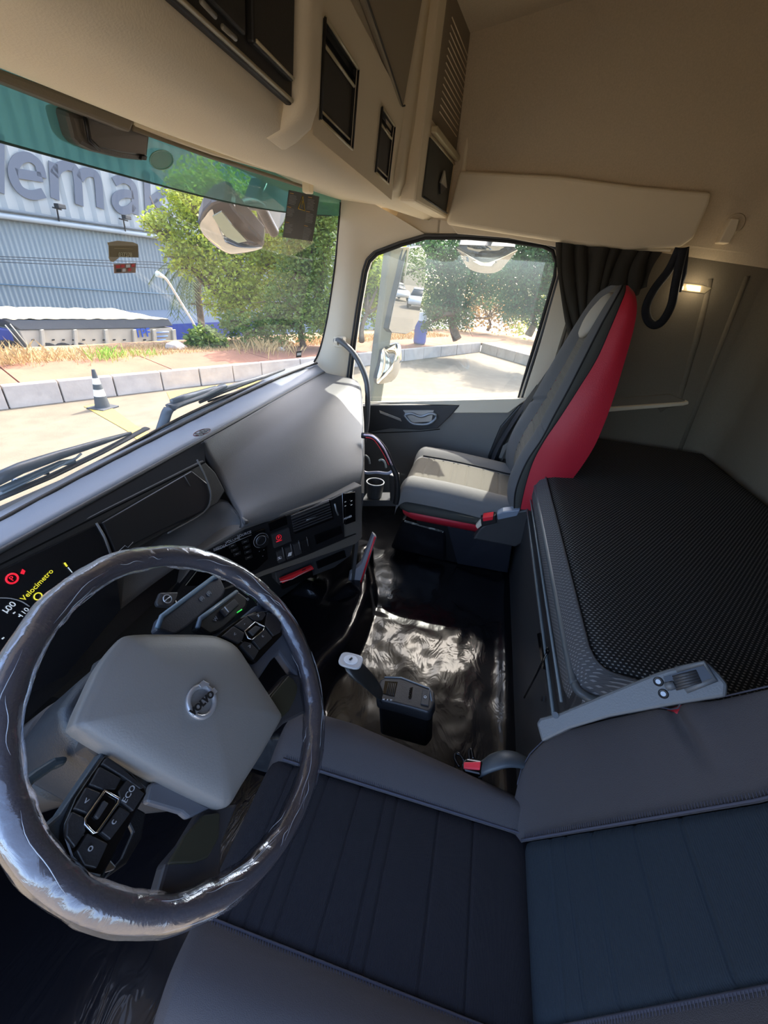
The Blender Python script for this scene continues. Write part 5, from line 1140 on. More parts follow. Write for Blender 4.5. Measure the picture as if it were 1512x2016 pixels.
# ------------------------------------------------------------------ things on and around the windscreen
def og(px, py, d=0.03):
    p = onws(px, py); return p + (p - CAM).normalized() * d
def ig(px, py, d=0.005):
    p = onws(px, py); return p - (p - CAM).normalized() * d
wa = thing('windscreen_wiper', 'long black wiper blade lying low across the left of the windscreen', 'wiper', og(100, 930))
tube('blade_rubber', [og(-20, 988), og(100, 938), og(200, 890), og(289, 843)], 0.007, RUBBER, wa, flat=(0.012, 0.004, (0, 0, 1)))
tube('wiper_arm', [og(-20, 950, .05), og(40, 922, .05), og(110, 898, .05), og(200, 870, .045), og(258, 852, .04)], [0.014, 0.013, 0.011, 0.008, 0.004], mat('wiper grey', (64, 68, 72), 0.4), wa)
tube('blade_bridge', [og(0, 965, .04), og(60, 938, .045), og(120, 912, .045), og(146, 908, .04)], 0.007, mat('wiper blue grey', (92, 104, 112), 0.35), wa)
tube('blade_clip', [og(28, 950, .05), og(45, 946, .05)], 0.008, CHROME, wa); tube('blade_clip', [og(88, 925, .05), og(92, 934, .04)], 0.006, BLACK, wa); tube('washer_hose', [og(-10, 978, .035), og(90, 930, .04), og(150, 902, .035), og(160, 893, .035)], 0.003, mat('hose pale', (150, 160, 165), 0.3), wa)
wb = thing('windscreen_wiper', 'bent wiper arm standing up from the cowl in the middle of the windscreen', 'wiper', og(340, 830))
tube('wiper_arm', spline([og(312, 862, .03), og(322, 832, .035), og(332, 806, .04), og(352, 795, .045), og(400, 778, .05), og(440, 760, .05)], 4), 0.012, mat('arm gunmetal', (74, 82, 90), 0.35), wb, flat=(0.018, 0.010, (1, 0, 0.3)))
tube('arm_cap', [og(338, 790, .05), og(360, 784, .055), og(425, 764, .055)], [0.008, 0.012, 0.009], mat('cap gunmetal', (92, 98, 104), 0.35), wb)
tube('blade_rubber', [og(393, 792), og(440, 772), og(500, 750), og(560, 727)], 0.005, RUBBER, wb)
tube('blade_bridge', [og(400, 784, .04), og(450, 762, .045), og(520, 742, .045), og(575, 725, .035)], [0.004, 0.008, 0.008, 0.003], mat('bridge grey', (120, 122, 122), 0.4), wb)
wc = thing('windscreen_wiper', 'thin wiper blade near the right pillar behind the dash edge', 'wiper', og(480, 760))
tube('blade_rubber', [og(410, 790, .06), og(460, 774, .06), og(540, 752, .05), og(590, 735, .05)], 0.004, RUBBER, wc)
tube('wiper_arm', [og(430, 775, .07), og(500, 746, .07), og(585, 722, .06)], [0.006, 0.007, 0.004], mat('arm slate', (84, 88, 92), 0.4), wc)
# warning sticker
def sticker(nm, lab, P, m, d=0.006):
    d = max(d, 0.02); pts = [ig(*p, d) for p in P]; c = sum(pts, Vector()) / len(pts)
    t = tag(slab(nm, pts, 0.001, m), lab, 'sticker'); n = newell(pts)
    if n.dot(CAM - c) < 0: n = -n
    return t, c, n
s1, c1, n1 = sticker('warning_sticker', 'black warning label with yellow triangle on the upper right windscreen', [(569, 374), (629, 387), (615, 475), (557, 467)], mat('sticker black', (22, 22, 22), 0.5))
def sp1(px, py, d=0.0008): return on(px, py, c1 + n1 * d, n1)
tube('triangle_frame', [sp1(596, 386), sp1(587, 411), sp1(600, 415)], 0.0013, YELLOWP, s1, closed=True)
tube('bang', [sp1(596, 395), sp1(594, 404)], 0.0009, YELLOWP, s1); tube('bang_dot', [sp1(594, 407), sp1(593.8, 408)], 0.0009, YELLOWP, s1)
random.seed(11)
pr = []
for (x0, y0, n_l, wd) in ((570, 384, 7, 16), (566, 410, 6, 15), (562, 440, 7, 15), (606, 392, 8, 17), (603, 420, 7, 16), (598, 448, 9, 16)):
    for k in range(n_l):
        y = y0 + k * 2.7; x = x0 - k * 0.35; l = wd * random.uniform(0.7, 1.0)
        pr.append(tube_vf([sp1(x, y), sp1(x + l, y + l * 0.2)], 0.00045, 4))
multi('small_print', pr, DIMWHITE, s1, kind='stuff')
pr = [tube_vf([sp1(x, y), sp1(x + 7, y + 1.4)], 0.0008, 4) for x, y in ((571, 380), (566, 407), (562, 437), (607, 388), (603, 416), (599, 444))]
multi('headings', pr, mat('amber print', (220, 160, 60), 0.6), s1)
s2_, c2_, n2_ = sticker('inspection_sticker', 'faded brown sticker with torn paper edge on the windscreen glass', [(214, 483), (272, 483), (273, 507), (215, 506)], mat('faded brown', (128, 116, 88), 0.7))
def sp2(px, py, d=0.0012): return on(px, py, c2_ + n2_ * d, n2_)
slab('torn_edge', [sp2(212, 478), sp2(232, 474), (sp2(262, 477)), sp2(272, 481), sp2(272, 484), sp2(214, 484)], 0.0006, mat('torn paper', (170, 160, 138), 0.8), s2_, lift=-0.0008)
slab('torn_edge', [sp2(214, 506), sp2(236, 507), sp2(224, 516), sp2(218, 515)], 0.0006, mat('torn paper two', (170, 160, 138), 0.8), s2_, lift=-0.0008)
text('number', '037378', sp2(247, 502), sp2(260, 502.6) - sp2(235, 502), sp2(247, 490) - sp2(247, 502), 0.013, mat('number pale', (190, 182, 150), 0.7), s2_)
tube('print_line', [sp2(225, 489), sp2(262, 490)], 0.0006, mat('print tan', (170, 158, 120), 0.7), s2_)
s3, c3, n3 = sticker('dealer_sticker', 'small red and white rectangular sticker on the windscreen glass', [(224, 520), (268, 518), (267, 537), (225, 538)], mat('sticker pale red', (168, 138, 124), 0.7))
def sp3(px, py, d=0.001): return on(px, py, c3 + n3 * d, n3)
for k, (a, b, c, m_) in enumerate(((228, 525, 8, REDPL), (238, 524, 7, REDPL), (248, 524, 8, WHITE), (259, 523, 6, REDPL), (229, 533, 9, BLACK), (241, 532, 6, WHITE), (252, 531, 6, REDPL))):
    slab('mark', [sp3(a, b - 3), sp3(a + c, b - 3.4), sp3(a + c, b + 2.4), sp3(a, b + 2.8)], 0.0004, m_, s3, lift=0.0005)
s4, c4, n4 = sticker('dealer_sticker', 'tiny black and white sticker low on the right side of the windscreen', [(584, 692), (594, 690), (593, 703), (583, 704)], BLACK)
def sp4(px, py, d=0.001): return on(px, py, c4 + n4 * d, n4)
slab('white_band', [sp4(585, 695), sp4(593, 694), sp4(592.6, 699), sp4(584.6, 700)], 0.0004, WHITE, s4, lift=0.0005)
s5, c5, n5 = sticker('oval_sticker', 'round holographic sticker on the teal band beside the sensor box', [(294 + 24 + 24 * math.cos(a), 315 + 20 * math.sin(a)) for a in [2 * PI * k / 24 for k in range(24)]], glass('hologram film', (0.5, 0.7, 0.65), haze=0.5, hazecol=(0.35, 0.6, 0.55)), 0.012)
tube('oval_rim', [on(318 + 23 * math.cos(a), 315 + 19 * math.sin(a), c5 + n5 * .001, n5) for a in [2 * PI * k / 24 for k in range(24)]], 0.0012, mat('rim aqua', (150, 200, 190), 0.3), s5, closed=True)
# sensor box behind the sun blind
se = thing('camera_housing', 'dark grey sensor housing hanging at the top of the windscreen', 'sensor', ig(215, 270, 0.06))
def gq(P, d): return [ig(*p, d) for p in P]
slab('housing_shell', gq([(134, 218), (245, 240), (298, 258), (292, 312), (285, 318), (240, 313), (185, 300), (160, 288), (148, 275)], 0.045), 0.05, mat('housing brown grey', (84, 78, 70), 0.5, bump=(300, .2)), se, bevel=0.008)
slab('housing_window', gq([(170, 228), (250, 245), (294, 262), (289, 308), (240, 302), (196, 292), (178, 275)], 0.05), 0.008, mat('housing window', (54, 52, 48), 0.3), se, bevel=0.003)
slab('tab', gq([(280, 307), (290, 308), (288, 316), (278, 314)], 0.056), 0.006, BLACK, se)
tube('housing_seam', gq([(166, 226), (176, 276), (196, 294)], 0.052), 0.003, BLACK, se)
# front mirror outside the top right of the screen
fmr = thing('front_mirror', 'grey bracket with wide front view mirror outside the windscreen corner', 'mirror', at(530, 400, y=0.98))
FY = 1.0
def fm_(P, y=FY): return [at(*p, y=y) for p in P]
prism('bracket', fm_([(518, 350), (545, 345), (600, 372), (570, 400), (560, 440), (545, 462), (535, 450), (528, 415), (500, 400)], 1.0), (0.02, 0.07, 0.0), mat('bracket grey', (36, 42, 40), 0.45), fmr, bevel=0.01)
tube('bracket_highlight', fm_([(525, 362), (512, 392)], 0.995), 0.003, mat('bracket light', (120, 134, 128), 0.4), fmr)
tube('mirror_knuckle', spline(fm_([(470, 410), (490, 402), (512, 408), (530, 440), (540, 458)], 0.98), 4), [0.02] * 9 + [0.022] * 8, mat('knuckle slate', (40, 46, 54), 0.4), fmr, n=10)
hs = fm_([(389, 444), (398, 420), (415, 402), (440, 393), (452, 398), (462, 415), (488, 445), (518, 478), (520, 488), (500, 497), (470, 503), (448, 503), (425, 490), (400, 468)], 0.96)
pc_ = sum(hs, Vector()) / len(hs)
mg = fm_([(393, 445), (405, 425), (418, 412), (432, 430), (455, 455), (490, 472), (517, 486), (500, 494), (470, 500), (450, 500), (428, 488), (404, 466)], 0.955)
def curved(nm, P, center, normal, bulge, m, parent, rings=6):
    P = spline(P, 3, closed=True); c = sum(P, Vector()) / len(P); v = [c + normal * bulge]; f = []
    for r_ in range(1, rings + 1):
        t = r_ / rings
        for p in P: v.append(c + (p - c) * t + normal * bulge * (1 - t * t))
    n_ = len(P)
    for i in range(n_): f.append((0, 1 + i, 1 + (i + 1) % n_))
    for r_ in range(rings - 1):
        for i in range(n_): a = 1 + r_ * n_; f.append((a + i, a + n_ + i, a + n_ + (i + 1) % n_, a + (i + 1) % n_))
    return mesh(nm, v, f, m, parent, smooth=True)
def aim(dpx_, r):
    d = sight(*dpx_).normalized(); return (Vector(r).normalized() - d).normalized()
def tilted(P, n_, c):
    """move outline points along their sight lines onto the plane through c with normal n_"""
    return [on(*p, c, n_) for p in P]
fcn = at(455, 455, y=0.955); fn_ = aim((455, 455), (0.5, 0.55, -1.0))
MG = [(393, 445), (405, 425), (418, 412), (432, 430), (455, 455), (490, 472), (517, 486), (500, 494), (470, 500), (450, 500), (428, 488), (404, 466)]
curved('mirror_glass', [on(*q, fcn - (fcn - CAM).normalized() * 0.02, fn_) for q in MG], None, fn_, 0.03, MIRROR, fmr)
HS = [(389, 444), (398, 420), (415, 402), (440, 393), (452, 398), (462, 415), (488, 445), (518, 478), (520, 488), (500, 497), (470, 503), (448, 503), (425, 490), (400, 468)]
slab('mirror_housing', [on(*q, fcn, fn_) for q in HS], 0.06, mat('mirror shell slate', (38, 46, 56), 0.35, coat=0.3), fmr, lift=-0.004, bevel=0.01)
slab('upper_pane', [on(*q, fcn, fn_) for q in ((420, 408), (438, 398), (458, 425), (488, 458), (470, 462), (445, 448), (432, 428))], 0.004, mat('pane sage', (150, 164, 150), 0.1, 0.6), fmr, lift=0.03)
# side mirror assembly outside the passenger window
sm_ = thing('side_mirror', 'tall side mirror with wide angle mirror below on grey arm outside the passenger window', 'mirror', at(760, 700, x=1.42))
SX = 1.40
prism('mirror_arm', [at(*p, x=SX) for p in ((768, 486), (800, 486), (790, 560), (770, 670), (752, 790), (745, 850), (725, 850), (732, 780), (742, 690), (754, 600))], (0.06, 0.05, 0), mat('arm grey', (112, 118, 112), 0.45), sm_, bevel=0.01)
tube('arm_foot', [at(735, 845, x=SX), at(735, 845, x=SX) + Vector((-0.30, 0, 0))], 0.03, MIRBLK, sm_)
prism('arm_ridge', [at(*p, x=SX - 0.012) for p in ((794, 486), (806, 486), (796, 560), (778, 652), (764, 650), (780, 560))], (0.012, 0, 0), mat('arm grey light', (146, 150, 142), 0.45), sm_, bevel=0.003)
MM = [(788, 545), (800, 490), (830, 484), (840, 500), (836, 560), (828, 600), (824, 630), (812, 652), (800, 658), (770, 655), (764, 648), (774, 600)]
mc = at(800, 580, x=SX + 0.02); mn = aim((800, 590), (0.30, -0.95, -0.056))
MP = [mc + (at(*p, x=SX + 0.02) - mc) for p in MM]
def onm(p): return on(*p, mc, mn)
mh = slab('mirror_shell', [onm(p) for p in MM], 0.04, MIRBLK, sm_, bevel=0.004)
slab('mirror_glass', [onm((c[0] + (p[0] - c[0]) * 0.97, c[1] + (p[1] - c[1]) * 0.985)) for c in ((800, 580),) for p in MM], 0.003, MIRROR, mh, lift=0.004)
WM = [(752, 690), (762, 682), (785, 676), (790, 690), (790, 710), (784, 735), (772, 750), (745, 756), (742, 745), (748, 720)]
wc_ = at(768, 715, x=SX + 0.01); wn_ = aim((768, 715), (0.35, -0.9, -0.25))
curved('wide_mirror', [on(*p, wc_, (wn_ + (CAM - wc_).normalized()).normalized()) for p in WM], None, (wn_ + (CAM - wc_).normalized()).normalized(), 0.04, MIRROR, sm_)
slab('wide_mirror_shell', [on(wc0[0] + (p[0] - wc0[0]) * 1.05, wc0[1] + (p[1] - wc0[1]) * 1.04, wc_, (wn_ + (CAM - wc_).normalized()).normalized()) for wc0 in ((768, 715),) for p in WM], 0.05, MIRBLK, sm_, lift=-0.002, bevel=0.004)
cm = thing('kerb_mirror', 'rounded kerb view mirror above the passenger door window', 'mirror', at(960, 500, x=1.3))
KM = [(905, 484), (1012, 488), (1008, 505), (996, 520), (985, 532), (968, 538), (945, 537), (925, 530), (912, 515), (906, 500)]
kc = at(960, 505, x=1.34); kn_ = (aim((960, 505), (0.5, 0.05, -0.9)) + (CAM - kc).normalized() * 0.8).normalized()
tube('mirror_stay', [kc + Vector((0.03, 0, 0.03)), Vector((kc.x, kc.y, 1.56)), Vector((1.13, kc.y, 1.58))], 0.015, MIRBLK, cm)
curved('mirror_glass', [on(*p, kc, kn_) for p in KM], None, kn_, 0.02, MIRROR, cm)
slab('mirror_shell', [on(958 + (p[0] - 958) * 1.03, 508 + (p[1] - 508) * 1.05, kc, kn_) for p in KM], 0.05, MIRBLK, cm, lift=-0.002, bevel=0.004)

# ------------------------------------------------------------------ outside: the lot, kerb, pavement
GZ = -1.5
gd = mesh('ground', [(-60, -90, GZ), (60, -90, GZ), (60, 60, GZ - 0.0), (-60, 60, GZ)], [(0, 1, 2, 3)], GROUND)
struct(gd)
# carve: the lot ends at the kerb line; beyond it the raised pavement
K0 = at(0, 808, z=GZ); K1 = at(945, 693, z=GZ); kd = (K1 - K0).normalized(); kn = Vector((-kd.y, kd.x, 0)); 
if kn.y < 0: kn = -kn
KH = 0.42
ker = struct(thing('trim_10', '', '')); del ker['label']; del ker['category']
joints = [at(p, q, z=GZ) for p, q in ((20, 806), (128, 793), (232, 780), (322, 768), (398, 760), (462, 752), (520, 746), (600, 738))]
js = [(p - K0).dot(kd) for p in joints]; js = [js[0] - 2.6, js[0] - 1.3] + js
while js[-1] < (K1 - K0).length - 0.6: js.append(js[-1] + 1.25)
js[-1] = (K1 - K0).length
random.seed(5)
for a, b in zip(js, js[1:]):
    P = K0 + kd * (a + 0.012); Q = K0 + kd * (b - 0.012); o1 = random.uniform(-.01, .01)
    prism('kerb_stone', [P + kn * o1, P + kn * (0.03 + o1) + Vector((0, 0, KH)), P + kn * 0.2 + Vector((0, 0, KH)), P + kn * 0.22], Q - P, CURB, ker, bevel=0.015)
kd2 = Vector((-0.78, -0.62, 0)); kd2 = (at(1110, 738, z=GZ) - at(955, 693, z=GZ)).normalized(); L2 = (at(1110, 738, z=GZ) - K1).length + 6
kn2 = Vector((-kd2.y, kd2.x, 0)); kn2 = kn2 if kn2.x > 0 else -kn2
a = 0.0
while a < L2:
    P = K1 + kd2 * (a + 0.012); Q = K1 + kd2 * (a + 1.2)
    prism('kerb_stone', [P, P + kn2 * 0.03 + Vector((0, 0, KH)), P + kn2 * 0.2 + Vector((0, 0, KH)), P + kn2 * 0.22], Q - P, CURB, ker, bevel=0.015); a += 1.22
# pavement slabs behind the kerb
pav = struct(thing('trim_11', '', '')); del pav['label']; del pav['category']
PW = 2.0; a = js[0]
while a < js[-1] + 2:
    P = K0 + kd * (a + 0.01) + kn * 0.21; Q = K0 + kd * (a + 2.9) + kn * 0.21
    prism('pavement_slab', [P + Vector((0, 0, KH - 0.02)), Q + Vector((0, 0, KH - 0.02)), Q + kn * PW + kd * 0.0 + Vector((0, 0, KH - 0.02)), P + kn * PW + Vector((0, 0, KH - 0.02))], (0, 0, -0.15), PAVE, pav); a += 2.92
v0 = K0 + kd * js[0] * 1.0 + kn * (0.2 + PW); v1 = K1 + kd * 2 + kn * (0.2 + PW)
def up(p, z): return Vector((p.x, p.y, z))
struct(mesh('ground_verge', [up(v0 - kd * 10, GZ + KH - 0.03), up(v1 + kd * 3, GZ + KH - 0.03), up(v1 + kn * 1.7 + kd * 3, GZ + KH - 0.05), up(v0 + kn * 1.5 - kd * 10, GZ + KH - 0.06), up(v1 + kn * 5 + kd * 3, GZ + 0.1), up(v0 + kn * 3.6 - kd * 10, -4.3)], [(0, 1, 2, 3), (3, 2, 4, 5)], DIRT))
struct(mesh('ground_bank', [up(K1 + kn2 * 0.2, GZ + KH - 0.03), up(K1 + kd2 * L2 + kn2 * 0.2, GZ + KH - 0.03), up(K1 + kd2 * L2 + kn2 * 40, GZ + KH), up(K1 + kn2 * 40 + kn * 10, GZ + KH), up(K1 + kn * 6 + kn2 * 3, GZ + KH - 0.05), up(K1 + kn * 2.4, GZ + KH - 0.03)], [(0, 1, 2, 3, 4, 5)], DIRT))
# cut the lot plane so the lower road is open beyond the verge
bm = bmesh.new(); bm.from_mesh(gd.data)
bmesh.ops.bisect_plane(bm, geom=bm.verts[:] + bm.edges[:] + bm.faces[:], plane_co=K0 + kn * 0.1, plane_no=kn, clear_outer=True)
bm.to_mesh(gd.data); bm.free()
struct(mesh('ground_lower', [(-60, 0, -4.4), (120, -60, -4.4), (120, 90, -4.4), (-60, 90, -4.4)], [(0, 1, 2, 3)], ROADLOW))
# painted bay line and crack
P = at(168, 800, z=GZ); Q = at(300, 868, z=GZ); wv_ = at(225, 795, z=GZ) - at(185, 800, z=GZ)
yl = [at(*p, z=GZ + 0.006) for p in ((165, 800), (205, 792), (268, 838), (330, 872), (288, 882), (250, 848))]
tag(prism('bay_marking', yl, (0, 0, 0.004), YPAINT), 'worn yellow painted line on the lot by the traffic cone', 'road marking')
yl = [at(*p, z=GZ + 0.006) for p in ((328, 772), (400, 762), (560, 744), (600, 741), (560, 752), (420, 772), (335, 786))]
tag(prism('bay_marking', yl, (0, 0, 0.004), YPAINT), 'faded yellow strip along the kerb foot behind the wiper', 'road marking')
# dry grass strip and weeds
random.seed(21)
def blades(nm, n, fn_pos, h0, h1, m, lab, cat, wd=0.012):
    V, F = [], []
    for _ in range(n):
        p = fn_pos(); h = random.uniform(h0, h1); a = random.uniform(0, 2 * PI); d = Vector((math.cos(a), math.sin(a), 0)); l = random.uniform(0.1, 0.9) * h; b = len(V)
        s = Vector((-d.y, d.x, 0)) * wd
        V += [p - s, p + s, p + d * l * 0.4 + Vector((0, 0, h * 0.6)) + s * 0.7, p + d * l + Vector((0, 0, h))]; F += [(b, b + 1, b + 2), (b, b + 2, b + 3)]
    o = mesh(nm, V, F, m, None, kind='stuff'); return tag(o, lab, cat)
Ltot = js[-1]
def ps_(): 
    t = random.random(); return K0 + kd * (js[0] - 3 + t * (Ltot + 6)) + kn * (0.2 + PW + random.uniform(-0.15, 1.5)) + Vector((0, 0, KH - 0.03))
blades('dry_grass', 16000, ps_, 0.02, 0.12, GRASSDRY, 'straw coloured dry grass strip behind the red pavement', 'grass', 0.007)
def weeds(c, r, n, h0, h1, m, lab, nm='grass_tuft', wd=0.007):
    return blades(nm, n, lambda: c + Vector((random.gauss(0, r), random.gauss(0, r), 0)), h0, h1, m, lab, 'grass', wd)
def vp(px, py): 
    p = at(px, py, z=GZ + KH); return p
weeds(vp(212, 705), 0.22, 110, 0.12, 0.34, GRASSGRN, 'bright green grass tuft in front of the dump trailer')
weeds(vp(285, 700), 0.2, 60, 0.08, 0.2, GRASSGRN, 'smaller green grass tuft right of the bright one')
weeds(vp(30, 715), 0.28, 120, 0.15, 0.5, GRASSDRY, 'tall dry weeds at the left end of the verge', wd=0.006)
weeds(vp(160, 705), 0.4, 90, 0.1, 0.28, GRASSDRY, 'sparse dry weeds behind the traffic cone')
weeds(vp(520, 690), 0.5, 240, 0.15, 0.4, GRASSDRY, 'low dry weeds under the large tree')
# traffic cone
tcn = thing('traffic_cone', 'grey and white striped traffic cone on the sunny lot', 'cone', at(203, 803, z=GZ))
cb = at(203, 803, z=GZ); HC = 0.72
prism('cone_foot', [cb + Vector((x, y, 0.0)) for x, y in ((-.2, -.2), (.2, -.2), (.2, .2), (-.2, .2))], (0, 0, 0.03), mat('cone dark grey', (62, 64, 68), 0.7), tcn, bevel=0.01)
CG = mat('cone grey', (66, 70, 72), 0.7); CW = mat('cone white', (236, 236, 230), 0.6)
def cr(t): return 0.135 * (1 - t) + 0.03 * t
for k, (t0, t1, m_) in enumerate(((0.0, 0.30, CG), (0.30, 0.48, CW), (0.48, 0.62, CG), (0.62, 0.78, CW), (0.78, 1.0, CG))):
    v_, f_ = disc_vf(cb + Vector((0, 0, 0.03 + HC * t0)), (0, 0, 1), cr(t0), HC * (t1 - t0), 28, cr(t1)); mesh('cone_band', v_, f_, m_, tcn)
# rubble near the pillar
rk = at(560, 672, z=GZ + KH)
vv, ff = [], []
bm = bmesh.new(); bmesh.ops.create_icosphere(bm, subdivisions=3, radius=0.42)
for v in bm.verts: v.co += v.co.normalized() * 0.12 * noise.noise(v.co * 4); v.co.z *= 0.55
me = bpy.data.meshes.new('rubble_pile'); bm.to_mesh(me); bm.free(); me.materials.append(mat('rubble', (186, 160, 130), 0.95, bump=(12, 1, 0.03), var=0.2)); o = bpy.data.objects.new('rubble_pile', me); o.location = rk; link(o); tag(o, 'small pale rubble heap on the verge by the right pillar', 'rubble')
for px, py, s_, lab in ((553, 688, 0.14, 'white broken stone beside the rubble heap'), (345, 683, 0.3, 'white plastic scrap lying at the verge edge')):
    p = at(px, py, z=GZ + KH); bm = bmesh.new(); bmesh.ops.create_icosphere(bm, subdivisions=2, radius=s_)
    for v in bm.verts: v.co += v.co.normalized() * 0.3 * s_ * noise.noise(v.co * 7); v.co.z *= 0.6
    me = bpy.data.meshes.new('debris'); bm.to_mesh(me); bm.free(); me.materials.append(CURB); o = bpy.data.objects.new('loose_stone', me); o.location = p; link(o); tag(o, lab, 'stone')

# ------------------------------------------------------------------ big clad building
bd = Vector((0.958, -0.287, 0)).normalized(); bn_ = Vector((-bd.y, bd.x, 0)); 
BP = CAM + sight(150, 600).normalized() * 33; BP.z = 0
def bp(px, py, d=0.0): return on(px, py, BP - bn_ * d, bn_)
bl = thing('warehouse', 'large pale blue corrugated metal warehouse beyond the lower road', 'building', (BP.x, BP.y, -4.4))
def cladding(nm, zb, zt, pitch, depth, m, s0, s1, off, sharp=False):
    n_ = int((s1 - s0) / pitch) * 6; V, F = [], []
    for i in range(n_ + 1):
        s = s0 + (s1 - s0) * i / n_; ph = (s / pitch) % 1
        d = depth * (1 - (ph / 0.8)) if sharp and ph < 0.8 else (depth * (ph - 0.8) / 0.2 if sharp else depth * 0.5 * (1 + math.cos(2 * PI * ph)))
        p = BP + bd * s - bn_ * (off + d); V += [up(p, zb), up(p, zt)]
    for i in range(n_): F.append((2 * i, 2 * i + 2, 2 * i + 3, 2 * i + 1))
    return mesh(nm, V, F, m, bl)
zE = bp(150, 447).z; zBase = bp(150, 612).z
cladding('lower_wall', zBase, zE, 0.24, 0.06, WALLLO, -30, 45, 0.0)
cladding('upper_wall', zE + 0.1, zE + 22, 0.72, 0.08, WALLUP, -30, 45, 0.25, True)
slab('base_band', [up(BP - bd * 30, -4.4), up(BP + bd * 45, -4.4), up(BP + bd * 45, zBase), up(BP - bd * 30, zBase)], 0.2, mat('band slate', (120, 132, 146), 0.7), bl, lift=0.02)
slab('blue_band', [up(BP + bd * 2, -4.0), up(BP + bd * 14, -4.0), up(BP + bd * 14, -2.9), up(BP + bd * 2, -2.9)], 0.2, NAVY, bl, lift=0.1)
tube('eave_gutter', [up(BP - bd * 30 - bn_ * 0.35, zE + 0.05), up(BP + bd * 45 - bn_ * 0.35, zE + 0.05)], 0.14, mat('gutter', (160, 166, 166), 0.6), bl, n=6)
tube('eave_line', [up(BP - bd * 30 - bn_ * 0.42, zE + 0.3), up(BP + bd * 45 - bn_ * 0.42, zE + 0.3)], 0.08, mat('gutter dark', (96, 104, 108), 0.6), bl, n=6)
tube('belt_seam', [bp(-60, 556, 0.1), bp(420, 584, 0.1)], 0.03, mat('seam blue', (92, 116, 130), 0.7), bl, n=5)
prism('roof_mass', [up(BP - bd * 30 + bn_ * 0.3, -4.4), up(BP + bd * 45 + bn_ * 0.3, -4.4), up(BP + bd * 45 + bn_ * 14, -4.4), up(BP - bd * 30 + bn_ * 14, -4.4)], (0, 0, zE + 26), WALLUP, bl)
def stroke(nm, P, wd, parent):
    V, F = [], []; P = [Vector(p) for p in P]
    for i, p in enumerate(P):
        a = P[max(0, i - 1)]; b = P[min(len(P) - 1, i + 1)]; d = (b - a).normalized(); s = d.cross(bn_).normalized() * wd / 2
        for q in (p - s, p + s): V += [q, q - bn_ * 0.04]
    for i in range(len(P) - 1):
        a = 4 * i; b = a + 4; F += [(a, b, b + 2, a + 2), (a + 1, a + 3, b + 3, b + 1), (a, a + 1, b + 1, b), (a + 2, b + 2, b + 3, a + 3)]
    F += [(0, 2, 3, 1), (len(V) - 4, len(V) - 3, len(V) - 1, len(V) - 2)]
    return (V, F)
WD = (bp(110, 350) - bp(94, 350)).length
def lt(nm, strokes):
    pr = []
    for P, cl in strokes:
        Q = [bp(*p, 0.345) for p in P]; Q = spline(Q, 5) if cl else Q; pr.append(stroke('', Q, WD, bl))
    multi(nm, pr, LETTER, bl)
lt('letter_l', [([(-3, 262), (-2, 378)], False)])
lt('letter_e', [([(32, 341), (82, 349)], False), ([(82, 349), (76, 325), (58, 310), (38, 312), (26, 330), (27, 352), (40, 374), (62, 384), (86, 380)], True)])
lt('letter_m', [([(104, 320), (108, 392)], False), ([(106, 345), (116, 330), (134, 326), (150, 340), (156, 404)], True), ([(156, 352), (164, 341), (180, 340), (192, 354), (197, 410)], True)])
lt('letter_a', [([(224, 358), (240, 352), (256, 360), (264, 376), (266, 422)], True), ([(262, 384), (244, 381), (229, 388), (227, 402), (238, 414), (254, 412), (263, 404)], True)])
lt('letter_k', [([(288, 338), (292, 432)], False), ([(330, 374), (296, 396)], False), ([(304, 394), (332, 430)], False)])
for (px, py) in ((112, 411), (243, 433)):
    b = bp(px + 5, py + 28, 0.3); t = bp(px, py, 1.0)
    fl_ = tube('floodlight_post', [b, t], 0.04, BLACK, bl, n=6); tube('floodlight_bar', [bp(px - 9, py - 3, 1.0), bp(px + 9, py + 2, 1.0)], 0.035, BLACK, fl_, n=6)
    box('floodlight_head', bp(px + 6, py - 5, 1.1), (0.45, 0.3, 0.2), BLACK, fl_, bevel=0.03)

# ------------------------------------------------------------------ dump trailer on the lower road
td = Vector((0.985, -0.17, 0)).normalized(); tn = Vector((-td.y, td.x, 0)); TP = CAM + sight(190, 655).normalized() * 21
def tp(px, py, d=0.0): return on(px, py, TP - tn * d, tn)
tl = thing('dump_trailer', 'long white dump trailer with dark tarpaulin parked on the lower road', 'trailer', up(TP, -4.4))
bodyp = [tp(38, 650), tp(340, 645), tp(343, 676), tp(330, 680), tp(56, 690)]
prism('tub', bodyp, tn * 2.4, TRAILER, tl, bevel=0.03)
prism('tarp_side', [tp(6, 628, .04), tp(60, 630, .04), tp(332, 628, .04), tp(341, 641, .04), tp(300, 646, .04), tp(40, 650, .04)], tn * 2.46, TARP, tl, bevel=0.03)
def tarp(u, v):
    p = tp(2 + 330 * u, 628 - 0 * u, 0.06); q = p + tn * 2.5; w_ = p.lerp(q, v); return w_ + Vector((0, 0, 0.26 * math.sin(v * PI) * min(1, 5 * u + .2) * min(1, 5 * (1 - u)) + 0.05 * noise.noise(Vector((u * 20, v * 3, 0)))))
grid('tarp_top', tarp, 60, 12, TARPTOP, tl)
for px in (80, 145, 206, 262, 301, 340): prism('tub_rib', [tp(px - 3, 649, .02), tp(px + 3, 648, .02), tp(px + 6, 680, .02), tp(px, 682, .02)], -tn * 0.1, TRAILER, tl, bevel=0.01)
for k, px in enumerate(range(62, 300, 20)): prism('latch', [tp(px, 668, .02), tp(px + 4, 667.5, .02), tp(px + 4, 670, .02), tp(px, 670.5, .02)], -tn * 0.05, RUBBER, tl)
prism('tub_sill', [tp(56, 683, .03), tp(341, 671, .03), tp(341, 678, .03), tp(58, 690, .03)], -tn * 0.08, mat('sill cream', (206, 188, 160), 0.7), tl)
